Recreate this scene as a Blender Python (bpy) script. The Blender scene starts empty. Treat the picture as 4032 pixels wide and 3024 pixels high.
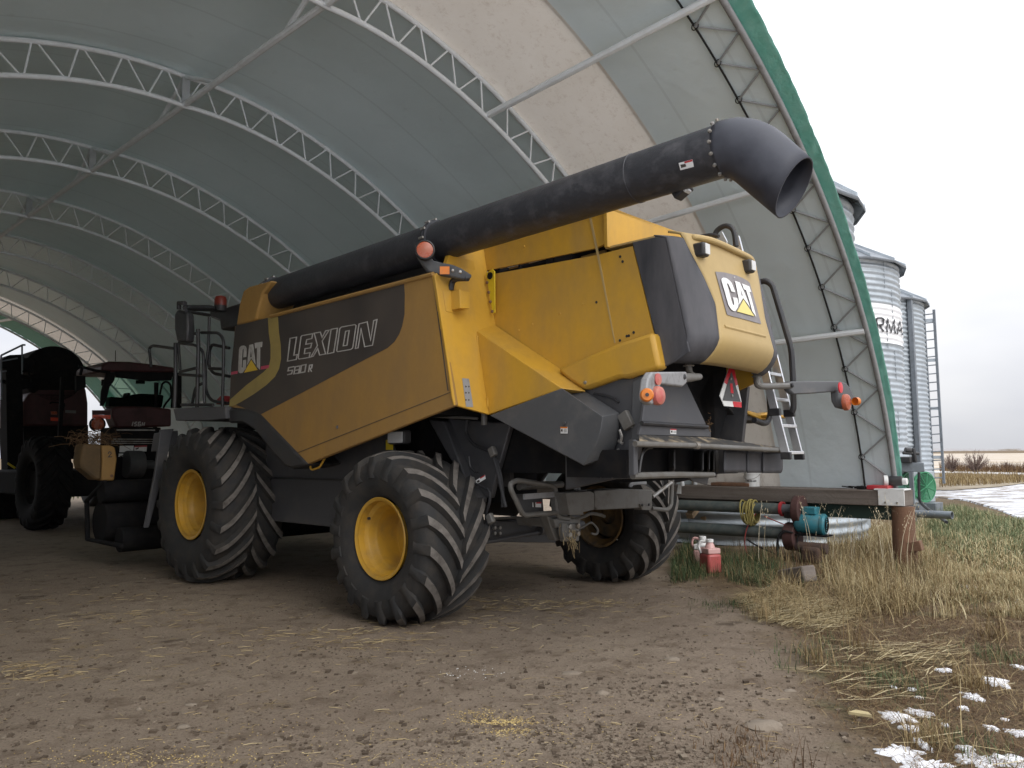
import bpy, math, random
from mathutils import Vector, Matrix, noise
random.seed(7)
PI=math.pi
S=bpy.context.scene
COL=S.collection
# ------------------------------------------------------------------ camera model and the yard frame
FPX,PW,PH,CH=3028.,4032,3024,1.54
PITCH,ROLL=math.radians(5.15),math.radians(0.5)
fw=Vector((0,math.cos(PITCH),math.sin(PITCH))); up0=Vector((0,-math.sin(PITCH),math.cos(PITCH))); rt0=Vector((1,0,0))
rt=math.cos(ROLL)*rt0-math.sin(ROLL)*up0; up=math.sin(ROLL)*rt0+math.cos(ROLL)*up0
CAM=Vector((0,0,CH))
HD=math.radians(-47)
F=Vector((math.sin(HD),math.cos(HD),0)); R=Vector((math.cos(HD),-math.sin(HD),0))
O=Vector((-.080,8.339,0))
def W(p): return O+F*p[0]+R*p[1]+Vector((0,0,p[2]))      # yard frame (u along the shed, v across, z up) -> world
def UV(w): q=w-O; return Vector((q.dot(F),q.dot(R),q.z))
C0=UV(CAM)
K2=4032/2212
def ray(x,y):
    d=fw+rt*((x*K2-PW/2)/FPX)-up*((y*K2-PH/2)/FPX)
    return Vector((d.dot(F),d.dot(R),d.z))
def hit(x,y,n,d):
    r=ray(x,y); n=Vector(n); t=(d-C0.dot(n))/r.dot(n); return C0+r*t
def on_v(x,y,v): return hit(x,y,(0,1,0),v)
def on_u(x,y,u): return hit(x,y,(1,0,0),u)
def on_z(x,y,z=0): return hit(x,y,(0,0,1),z)
REG={'2':(850,900,.6027),'3':(1600,800,.5426),'4':(2400,400,.6631),'5':(2300,1300,.6329),'6':(1250,1550,.5725),'7':(2632,1700,.4973),
 '8':(3132,600,1.025),'c':(900,1230,.2803),'r':(2780,1040,.1567),'s':(2650,1350,.3014),'b':(3400,1050,.2412),'d':(2480,1700,.2803),
 't':(300,1380,.4038),'m':(0,1330,.4342),'h':(550,1100,.3919),'e':(2900,1400,.4822),'g':(3432,1700,.3617),'n':(2932,2200,.4973),'k':(2100,1850,.30134)}
def q(reg,x,y): x0,y0,k=REG[reg]; return ((x0+k*x)/K2,(y0+k*y)/K2)
def qs(reg,pts): return [q(reg,*p) for p in pts]
# ------------------------------------------------------------------ materials
def nodes(name):
    m=bpy.data.materials.new(name); m.use_nodes=True
    nt=m.node_tree; b=nt.nodes['Principled BSDF']; return m,nt,b
def N(nt,t,**kw):
    n=nt.nodes.new(t)
    for k,v in kw.items():
        if k in n.inputs: n.inputs[k].default_value=v
        else: setattr(n,k,v)
    return n
def mixc(nt,fac,a,b):
    n=nt.nodes.new('ShaderNodeMix'); n.data_type='RGBA'
    for s,i in ((fac,0),(a,6),(b,7)):
        if hasattr(s,'links'): nt.links.new(s,n.inputs[i])
        elif i==0: n.inputs[0].default_value=s
        else: n.inputs[i].default_value=(*s,1) if len(s)==3 else s
    return n.outputs[2]
def ramp(nt,fac,a,b):
    n=nt.nodes.new('ShaderNodeMapRange'); nt.links.new(fac,n.inputs[0]); n.inputs[1].default_value=a; n.inputs[2].default_value=b; return n.outputs[0]
def noi(nt,scale,detail=5,rough=.6,vec=None,stretch=None):
    tc=nt.nodes.new('ShaderNodeTexCoord'); src=tc.outputs['Object']
    if stretch:
        mp=N(nt,'ShaderNodeMapping'); mp.inputs['Scale'].default_value=stretch; nt.links.new(src,mp.inputs[0]); src=mp.outputs[0]
    n=N(nt,'ShaderNodeTexNoise'); n.inputs['Scale'].default_value=scale; n.inputs['Detail'].default_value=detail; n.inputs['Roughness'].default_value=rough
    nt.links.new(src,n.inputs['Vector']); return n.outputs['Fac']
MATS={}
def mat(name,c,rough=.5,metal=0,dirt=None,dscale=2.5,dlo=.45,dhi=.75,fine=.12,bump=0,bscale=60,spec=.5,stretch=None,alpha=None,dmax=1.):
    m,nt,b=nodes(name)
    f=noi(nt,14,6)
    col=mixc(nt,f,tuple(x*(1-fine) for x in c),tuple(min(1,x*(1+fine)) for x in c))
    if dirt:
        d=noi(nt,dscale,8,.65,stretch=stretch); dr=ramp(nt,d,dlo,dhi)
        if dmax<1:
            mm=N(nt,'ShaderNodeMath',operation='MULTIPLY'); nt.links.new(dr,mm.inputs[0]); mm.inputs[1].default_value=dmax; dr=mm.outputs[0]
        col=mixc(nt,dr,col,dirt)
        rr=N(nt,'ShaderNodeMapRange'); nt.links.new(dr,rr.inputs[0]); rr.inputs[3].default_value=rough; rr.inputs[4].default_value=min(1,rough+.3); nt.links.new(rr.outputs[0],b.inputs['Roughness'])
    else: b.inputs['Roughness'].default_value=rough
    nt.links.new(col,b.inputs['Base Color'])
    b.inputs['Metallic'].default_value=metal; b.inputs['Specular IOR Level'].default_value=spec
    if bump:
        bn=noi(nt,bscale,6,.7); bp=N(nt,'ShaderNodeBump'); bp.inputs['Strength'].default_value=bump; bp.inputs['Distance'].default_value=.02
        nt.links.new(bn,bp.inputs['Height']); nt.links.new(bp.outputs[0],b.inputs['Normal'])
    MATS[name]=m; return m
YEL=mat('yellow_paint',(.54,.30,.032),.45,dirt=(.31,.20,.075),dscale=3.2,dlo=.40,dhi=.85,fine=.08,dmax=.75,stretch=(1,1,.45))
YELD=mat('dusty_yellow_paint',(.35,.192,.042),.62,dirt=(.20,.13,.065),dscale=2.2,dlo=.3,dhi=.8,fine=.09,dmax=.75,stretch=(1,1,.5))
YELP=mat('pale_yellow_plastic',(.42,.295,.115),.5,dirt=(.37,.27,.125),dscale=2.2,dlo=.4,dhi=.8,fine=.06)
YELB=mat('bright_yellow_plate',(.62,.46,.02),.45,dirt=(.25,.18,.05),dlo=.55,dhi=.8)
STRP=mat('olive_yellow_decal',(.33,.245,.07),.55,dirt=(.2,.15,.07),dmax=.5)
DECAL=mat('dark_brown_decal',(.036,.030,.027),.6,dirt=(.085,.068,.052),dscale=1.2,dlo=.3,dhi=.8,fine=.1)
BLKP=mat('scuffed_black_plastic',(.035,.036,.042),.55,dirt=(.12,.115,.12),dscale=3,dlo=.42,dhi=.8,stretch=(1,1,.25))
BLK=mat('black_paint',(.022,.022,.024),.45,dirt=(.06,.053,.046),dscale=4,dlo=.45,dhi=.8)
GREY=mat('dark_grey_paint',(.06,.06,.064),.5,dirt=(.12,.11,.1),dscale=3,dlo=.5,dhi=.85)
GREYC=mat('grey_cover_plastic',(.075,.077,.08),.55,dirt=(.15,.14,.13),dscale=4,dlo=.5,dhi=.85)
GREYM=mat('mid_grey_steel',(.13,.125,.115),.5,dirt=(.09,.075,.055),dscale=5,dlo=.45,dhi=.75)
GREYL=mat('dusty_grey_plastic',(.25,.25,.25),.6,dirt=(.13,.12,.11),dscale=9,dlo=.5,dhi=.8)
PIPE=mat('auger_black_steel',(.030,.031,.036),.42,dirt=(.085,.083,.088),dscale=7,dlo=.5,dhi=.8,bump=.25,bscale=22)
RUB=mat('rubber',(.020,.020,.020),.8,dirt=(.058,.048,.038),dscale=6,dlo=.42,dhi=.8,bump=.3,bscale=90)
LUG=mat('dusty_lug_rubber',(.15,.135,.12),.85,dirt=(.06,.052,.045),dscale=9,dlo=.40,dhi=.70,bump=.3,bscale=120)
RIM=mat('rim_yellow',(.54,.30,.03),.45,dirt=(.25,.16,.06),dscale=5,dlo=.42,dhi=.8,fine=.08,dmax=.8)
RUST=mat('rusty_steel',(.20,.105,.06),.85,dirt=(.115,.068,.045),dscale=6,dlo=.35,dhi=.75,bump=.4,bscale=40,stretch=(1,1,.2))
RUSD=mat('dark_rusty_casting',(.07,.045,.035),.85,dirt=(.11,.06,.035),dscale=8,bump=.4,bscale=50)
WHITE=mat('white_paint',(.72,.72,.70),.5,dirt=(.45,.43,.4),dscale=7,dlo=.55,dhi=.85)
LETT=mat('faded_white_lettering',(.42,.40,.37),.6,dirt=(.25,.23,.2),dscale=9)
LETW=mat('white_lettering',(.78,.77,.75),.55,dirt=(.62,.6,.57),dscale=10)
GREYS=mat('sign_grey',(.19,.17,.17),.55,dirt=(.28,.26,.25),dscale=8)
TRIY=mat('logo_yellow',(.64,.42,.03),.5); TRIP=mat('logo_pale_yellow',(.66,.55,.17),.5)
PINK=mat('faded_red_decal',(.45,.06,.10),.55)
RED=mat('red_reflector',(.55,.02,.03),.3); REDL=mat('red_lens',(.45,.06,.05),.25,dirt=(.35,.2,.15),dscale=12,dlo=.5,dhi=.8); ORL=mat('orange_lens',(.62,.17,.012),.35,dirt=(.4,.15,.04),dscale=20); AMB=mat('amber_lens',(.36,.075,.03),.25,dirt=(.30,.12,.07),dscale=14)
PNKL=mat('dusty_pink_lens',(.42,.10,.085),.35,dirt=(.45,.22,.13),dscale=12)
LENS=mat('lamp_glass',(.62,.62,.6),.15)
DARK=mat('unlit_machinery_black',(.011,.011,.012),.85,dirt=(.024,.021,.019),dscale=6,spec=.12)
ALU=mat('aluminium',(.72,.73,.74),.38,.85,dirt=(.4,.4,.4),dscale=6,dlo=.5,dhi=.9)
STEEL=mat('bare_steel',(.38,.37,.35),.45,.7,dirt=(.2,.16,.11),dscale=6)
GALV=mat('galvanised_steel',(.47,.51,.535),.45,.55,dirt=(.35,.385,.41),dscale=2.2,dlo=.35,dhi=.7,fine=.06)
GALVD=mat('weathered_galvanised',(.22,.24,.26),.5,.5,dirt=(.16,.17,.18),dscale=3)
BINW=mat('white_band_paint',(.80,.80,.80),.5,dirt=(.7,.7,.7),dscale=3)
LETB=mat('black_lettering',(.03,.03,.033),.6)
TRUSS=mat('white_truss_paint',(.70,.72,.72),.45,dirt=(.6,.61,.6),dscale=5,dlo=.5,dhi=.85)
ROPE=mat('dark_rope',(.02,.02,.02),.9)
WOOD=mat('weathered_plank',(.20,.17,.145),.85,dirt=(.10,.08,.066),dscale=3,dlo=.35,dhi=.7,bump=.5,bscale=25,stretch=(.12,.12,2.5))
WOODL=mat('new_board',(.42,.30,.18),.8,bump=.2,bscale=30)
GRNK=mat('dark_green_steel',(.015,.035,.028),.5)
GRNF=mat('green_fan_guard',(.05,.25,.12),.5)
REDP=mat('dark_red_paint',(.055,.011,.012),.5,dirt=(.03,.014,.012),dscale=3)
REDB=mat('bright_red_plastic',(.45,.03,.04),.5,dirt=(.3,.06,.05))
BLUE=mat('blue_motor_paint',(.03,.19,.24),.5,dirt=(.07,.13,.13),dscale=8)
TEAL=mat('grey_green_tube',(.10,.125,.12),.5,.2,dirt=(.2,.2,.18),dscale=6)
YROP=mat('yellow_cord',(.30,.25,.08),.85); HOSE=mat('hose_black',(.02,.02,.022),.5); REDH=mat('red_cord',(.35,.06,.05),.6)
STONE=mat('stone',(.225,.185,.14),.9,dirt=(.17,.135,.10),dscale=12,bump=.4,bscale=60)
SNOW=mat('snow',(.86,.87,.9),.8,bump=.4,bscale=30)
def translucent(nt,b,c,f):
    out=[n for n in nt.nodes if n.type=='OUTPUT_MATERIAL'][0]; t=nt.nodes.new('ShaderNodeBsdfTranslucent'); t.inputs['Color'].default_value=(*c,1)
    mx=nt.nodes.new('ShaderNodeMixShader'); mx.inputs[0].default_value=f; nt.links.new(b.outputs[0],mx.inputs[1]); nt.links.new(t.outputs[0],mx.inputs[2]); nt.links.new(mx.outputs[0],out.inputs['Surface'])
def lining_mat():
    m,nt,b=nodes('fabric_lining')
    col=mixc(nt,ramp(nt,noi(nt,.7,6,.6),.3,.75),(.755,.832,.852),(.68,.748,.765))
    tcx=N(nt,'ShaderNodeTexCoord'); sxx=N(nt,'ShaderNodeSeparateXYZ'); nt.links.new(tcx.outputs['Object'],sxx.inputs[0])
    m1=N(nt,'ShaderNodeMath',operation='MULTIPLY'); nt.links.new(sxx.outputs['Y'],m1.inputs[0]); m1.inputs[1].default_value=1.07
    m2=N(nt,'ShaderNodeMath',operation='FRACT'); nt.links.new(m1.outputs[0],m2.inputs[0]); m3=N(nt,'ShaderNodeMath',operation='LESS_THAN'); nt.links.new(m2.outputs[0],m3.inputs[0]); m3.inputs[1].default_value=.035
    m4=N(nt,'ShaderNodeMath',operation='MULTIPLY'); nt.links.new(m3.outputs[0],m4.inputs[0]); m4.inputs[1].default_value=.22; col=mixc(nt,m4.outputs[0],col,(.42,.46,.47))
    st=noi(nt,3.0,7,.7,stretch=(1.5,1.5,.35)); col=mixc(nt,ramp(nt,st,.62,.9),col,(.54,.585,.595))
    nt.links.new(col,b.inputs['Base Color']); b.inputs['Roughness'].default_value=.42; b.inputs['Specular IOR Level'].default_value=.35
    bp=N(nt,'ShaderNodeBump'); bp.inputs['Strength'].default_value=.45; bp.inputs['Distance'].default_value=.06; nt.links.new(noi(nt,2.2,4,.5),bp.inputs['Height']); nt.links.new(bp.outputs[0],b.inputs['Normal'])
    translucent(nt,b,(.62,.66,.66),.05); return m
LIN=lining_mat()
def beige_mat():
    m,nt,b=nodes('stained_beige_fabric')
    col=mixc(nt,ramp(nt,noi(nt,1.4,7,.7),.3,.7),(.78,.745,.69),(.68,.63,.56))
    sp=noi(nt,9,8,.8,stretch=(1,1,.5)); col=mixc(nt,ramp(nt,sp,.52,.70),col,(.50,.43,.36))
    nt.links.new(col,b.inputs['Base Color']); b.inputs['Roughness'].default_value=.6; translucent(nt,b,(.80,.72,.62),.115)
    return m
BEI=beige_mat()
GRNC=mat('green_cover_fabric',(.20,.53,.42),.45,dirt=(.34,.64,.54),dscale=7,dlo=.38,dhi=.72,bump=.9,bscale=9,stretch=(1,1,.4))
translucent(GRNC.node_tree,GRNC.node_tree.nodes['Principled BSDF'],(.17,.30,.26),.4)
def glass(name,c,a):
    m,nt,b=nodes(name); b.inputs['Base Color'].default_value=(*c,1); b.inputs['Roughness'].default_value=.05; b.inputs['Transmission Weight'].default_value=a; b.inputs['IOR'].default_value=1.1; return m
GLS=glass('tinted_cab_glass',(.45,.75,.66),1.)
def grass_mat(name,a,b_,c):
    m,nt,b=nodes(name); g=N(nt,'ShaderNodeNewGeometry'); r=N(nt,'ShaderNodeValToRGB'); nt.links.new(g.outputs['Random Per Island'],r.inputs[0])
    r.color_ramp.elements[0].color=(*a,1); r.color_ramp.elements[1].color=(*c,1); e=r.color_ramp.elements.new(.5); e.color=(*b_,1)
    nt.links.new(r.outputs[0],b.inputs['Base Color']); b.inputs['Roughness'].default_value=.8; b.inputs['Specular IOR Level'].default_value=.2; return m
GDRY=grass_mat('dry_grass_blades',(.13,.085,.04),(.235,.165,.08),(.40,.32,.17)); GGRN=grass_mat('green_grass_blades',(.05,.075,.035),(.09,.12,.055),(.19,.19,.09)); GRED=grass_mat('reddish_weed_blades',(.06,.035,.02),(.12,.07,.038),(.20,.13,.065))
STRW=grass_mat('straw_stems',(.20,.145,.075),(.33,.25,.135),(.47,.38,.22)); GRAIN=grass_mat('grain_kernels',(.36,.25,.09),(.50,.37,.15),(.6,.48,.24)); PEB=grass_mat('pebbles',(.075,.056,.040),(.125,.096,.07),(.22,.18,.135)); GDK=grass_mat('dark_green_blades',(.025,.045,.022),(.05,.08,.035),(.10,.12,.05))
GPAL=grass_mat('pale_dry_blades',(.26,.19,.09),(.40,.32,.17),(.58,.50,.31)); GPGR=grass_mat('pale_green_blades',(.10,.125,.06),(.17,.20,.10),(.30,.30,.17))
TWIG=grass_mat('bare_twigs',(.12,.085,.07),(.17,.12,.10),(.23,.17,.14))
# ------------------------------------------------------------------ mesh builder (all points in the yard frame)
def V3(p): return Vector(p)
SPLIT={'spout_bolt','hitch_bolt','hose_fitting','cab_frame','red_border','flange_bolt','plate_bolt','arm_bolt','sign_bolt','axle_bolt','hook_bolt','bracket_bolt','box_bolt','rivet','bolt_hole','hinge','rail_bracket','hinge_joint','tank_wall','fan_blade','rung','ladder_bracket','roof_rib','wall_seam','hydraulic_hose','latch_rod'}
class B:
    def __init__(s): s.v=[]; s.f=[]; s.m=[]
    def add(s,vs,fs,mi=0):
        o=len(s.v); s.v+=[Vector(x) for x in vs]; s.f+=[tuple(i+o for i in f) for f in fs]; s.m+=[mi]*len(fs); return s
    def prism(s,pts,d,mi=0):
        n=len(pts); d=Vector(d); a=[Vector(p) for p in pts]; vs=a+[p+d for p in a]
        return s.add(vs,[tuple(range(n-1,-1,-1)),tuple(range(n,2*n))]+[(i,(i+1)%n,(i+1)%n+n,i+n) for i in range(n)],mi)
    def box(s,c,e,mi=0,M=None):
        c=Vector(c); vs=[]
        for k in range(8):
            p=Vector(((e[0] if k&1 else -e[0])/2,(e[1] if k&2 else -e[1])/2,(e[2] if k&4 else -e[2])/2)); vs.append(c+(M@p if M else p))
        return s.add(vs,[(0,2,3,1),(4,5,7,6),(0,1,5,4),(2,6,7,3),(0,4,6,2),(1,3,7,5)],mi)
    def bb(s,a,b,mi=0): return s.box([(a[i]+b[i])/2 for i in range(3)],[abs(a[i]-b[i]) for i in range(3)],mi)
    def tube(s,pts,r,n=10,mi=0,cap=True,closed=False):
        pts=[Vector(p) for p in pts]; k=len(pts); rs=r if isinstance(r,(list,tuple)) else [r]*k
        rings=[]; nrm=None
        for i,p in enumerate(pts):
            if closed: t=(pts[(i+1)%k]-pts[i-1]).normalized()
            else: t=((pts[min(i+1,k-1)]-p).normalized() + (p-pts[max(i-1,0)]).normalized()) if 0<i<k-1 else (pts[min(i+1,k-1)]-pts[max(i-1,0)])
            if t.length<1e-9: t=Vector((0,0,1))
            t.normalize()
            if nrm is None:
                a=Vector((0,0,1)) if abs(t.z)<.9 else Vector((1,0,0)); nrm=(a-t*a.dot(t)).normalized()
            else:
                nrm=nrm-t*nrm.dot(t)
                if nrm.length<1e-6: a=Vector((0,0,1)) if abs(t.z)<.9 else Vector((1,0,0)); nrm=a-t*a.dot(t)
                nrm.normalize()
            bn=t.cross(nrm)
            rings.append([p+(nrm*math.cos(2*PI*j/n)+bn*math.sin(2*PI*j/n))*rs[i] for j in range(n)])
        vs=[x for rg in rings for x in rg]; fs=[]
        for i in range(k if closed else k-1):
            i2=(i+1)%k
            for j in range(n): fs.append((i*n+j,i*n+(j+1)%n,i2*n+(j+1)%n,i2*n+j))
        if cap and not closed: fs.append(tuple(range(n-1,-1,-1))); fs.append(tuple(range((k-1)*n,k*n)))
        return s.add(vs,fs,mi)
    def lathe(s,prof,o,ax,n=32,mi=0,closed=False,cap=False):
        o=Vector(o); ax=Vector(ax).normalized(); a=Vector((0,0,1)) if abs(ax.z)<.9 else Vector((1,0,0)); e1=(a-ax*a.dot(ax)).normalized(); e2=ax.cross(e1)
        vs=[o+ax*h+(e1*math.cos(2*PI*j/n)+e2*math.sin(2*PI*j/n))*r for r,h in prof for j in range(n)]
        k=len(prof); fs=[]
        for i in range(k if closed else k-1):
            i2=(i+1)%k
            for j in range(n): fs.append((i*n+j,i*n+(j+1)%n,i2*n+(j+1)%n,i2*n+j))
        if cap: fs.append(tuple(range(n-1,-1,-1))); fs.append(tuple(range((k-1)*n,k*n)))
        return s.add(vs,fs,mi)
    def cyl(s,a,b,r,n=20,mi=0,r2=None): return s.tube([a,b],[r,r if r2 is None else r2],n,mi)
    def grid(s,fn,nu,nv,mi=0,wrap=False):
        vs=[fn(i/nu,j/nv) for i in range(nu+1) for j in range(nv+1)]
        return s.add(vs,[(i*(nv+1)+j,(i+1)*(nv+1)+j,(i+1)*(nv+1)+j+1,i*(nv+1)+j+1) for i in range(nu) for j in range(nv)],mi)
    def islands(s):
        par=list(range(len(s.v)))
        def fd(a):
            while par[a]!=a: par[a]=par[par[a]]; a=par[a]
            return a
        for f in s.f:
            for i in f[1:]: par[fd(i)]=fd(f[0])
        g={}
        for f,m in zip(s.f,s.m): g.setdefault(fd(f[0]),[]).append((f,m))
        out=[]
        for L in g.values():
            ids=sorted({i for f,_ in L for i in f}); mp={k:j for j,k in enumerate(ids)}; b=B(); b.v=[s.v[i] for i in ids]; b.f=[tuple(mp[i] for i in f) for f,_ in L]; b.m=[m for _,m in L]; out.append(b)
        return out
    def build(s,name,mats,parent=None,**kw):
        if name in SPLIT and parent is not None:
            o=None
            for b in s.islands(): o=b.build1(name,mats,parent,**kw)
            return o
        return s.build1(name,mats,parent,**kw)
    def build1(s,name,mats,parent=None,smooth=30,bevel=0,origin=None,solid=0,recalc=True,world=False):
        me=bpy.data.meshes.new(name)
        if parent is not None: fr=parent['_fr']; inv=FR[fr].inverted()
        if world: pts=list(s.v)
        else: pts=[W(p) for p in s.v]
        if parent is not None: pts=[inv@p for p in pts]; loc=None
        else:
            if origin is None:
                lo=[min(p[i] for p in pts) for i in range(3)]; hi=[max(p[i] for p in pts) for i in range(3)]; loc=Vector(((lo[0]+hi[0])/2,(lo[1]+hi[1])/2,lo[2]))
            else: loc=Vector(origin)
            pts=[p-loc for p in pts]
        me.from_pydata([tuple(p) for p in pts],[],s.f)
        mats=mats if isinstance(mats,(list,tuple)) else [mats]
        for m in mats: me.materials.append(m)
        if len(mats)>1: me.polygons.foreach_set('material_index',s.m)
        me.update()
        if recalc:
            import bmesh
            bm=bmesh.new(); bm.from_mesh(me); bmesh.ops.recalc_face_normals(bm,faces=bm.faces); bm.to_mesh(me); bm.free()
        if smooth:
            me.polygons.foreach_set('use_smooth',[True]*len(me.polygons)); me.set_sharp_from_angle(angle=math.radians(smooth))
        o=bpy.data.objects.new(name,me); COL.objects.link(o)
        if parent is not None: o.parent=parent; o['_fr']=parent['_fr']
        else: o.location=loc; FR[o.name]=Matrix.Translation(loc); o['_fr']=o.name
        if solid: md=o.modifiers.new('solid','SOLIDIFY'); md.thickness=solid; md.offset=0
        if bevel: md=o.modifiers.new('bevel','BEVEL'); md.width=bevel; md.segments=2; md.limit_method='ANGLE'; md.angle_limit=math.radians(40)
        return o
FR={}
def tag(o,label=None,cat=None,group=None,kind=None):
    if label: o['label']=label
    if cat: o['category']=cat
    if group: o['group']=group
    if kind: o['kind']=kind
    return o
def thing(name,loc,label,cat,group=None,rz=0):
    o=bpy.data.objects.new(name,None); COL.objects.link(o); w=W(loc); o.location=w; o.rotation_euler=(0,0,rz); o.empty_display_size=.2
    FR[o.name]=Matrix.Translation(w)@Matrix.Rotation(rz,4,'Z'); o['_fr']=o.name
    return tag(o,label,cat,group)
def sub(name,parent,loc,rz=0):
    o=bpy.data.objects.new(name,None); COL.objects.link(o); M=Matrix.Translation(W(loc))@Matrix.Rotation(rz,4,'Z')
    L=FR[parent['_fr']].inverted()@M; o.parent=parent; o.matrix_local=L; FR[o.name+'_s']=M; o['_fr']=o.name+'_s'; return o
RZ=math.radians(47)
def ribbon(pts,w,closed=False):
    n=len(pts); P=[Vector((p[0],p[1])) for p in pts]; L=[];Rr=[]
    for i in range(n):
        a=P[i-1] if (closed or i>0) else None; b=P[(i+1)%n] if (closed or i<n-1) else None
        d1=(P[i]-a).normalized() if a is not None else None; d2=(b-P[i]).normalized() if b is not None else None
        if d1 is None: d1=d2
        if d2 is None: d2=d1
        n1=Vector((-d1.y,d1.x)); n2=Vector((-d2.y,d2.x)); m=n1+n2
        if m.length<.3: m=n1
        m.normalize(); k=w/2/max(.35,m.dot(n1)); L.append(P[i]+m*k); Rr.append(P[i]-m*k)
    out=[]
    for i in range(n if closed else n-1): j=(i+1)%n; out.append([L[i],L[j],Rr[j],Rr[i]])
    return out
def arc(c,r,a0,a1,n=8): return [(c[0]+r*math.cos(math.radians(a0+(a1-a0)*i/n)),c[1]+r*math.sin(math.radians(a0+(a1-a0)*i/n))) for i in range(n+1)]
def smoothpath(pts,n=6):
    pts=[Vector(p) for p in pts]; out=[]
    for i in range(len(pts)-1):
        p0=pts[max(i-1,0)];p1=pts[i];p2=pts[i+1];p3=pts[min(i+2,len(pts)-1)]
        for k in range(n):
            t=k/n; out.append(.5*((2*p1)+(p2-p0)*t+(2*p0-5*p1+4*p2-p3)*t*t+(3*p1-p0-3*p2+p3)*t**3))
    out.append(pts[-1]); return out
def roundpath(pts,r=.06,n=4):
    pts=[Vector(p) for p in pts]; out=[pts[0]]
    for i in range(1,len(pts)-1):
        a,b,c=pts[i-1],pts[i],pts[i+1]; k=min(r,(b-a).length*.45,(c-b).length*.45); s=b+(a-b).normalized()*k; e=b+(c-b).normalized()*k
        for j in range(n+1): t=j/n; out.append(s*(1-t)**2+b*2*t*(1-t)+e*t*t)
    out.append(pts[-1]); return out
def screen_decal(bd,pts,plane,thick,mi=0): # flat outline on a plane function, given a real thickness
    bd.prism([plane(*p) for p in pts],thick,mi)
exec_parts=[]
# ================================================================== COMBINE HARVESTER
CB=thing('combine_harvester',(0,0,0),'large yellow and black combine harvester parked under the fabric shed','combine',rz=RZ)
VA=-1.55; VB=-.856; VD=-1.13; KS=.2
def pA(x,y,o=0): return on_v(x,y,VA-o)
def mirror(pts): return [Vector((p[0],-p[1],p[2])) for p in pts]
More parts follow.
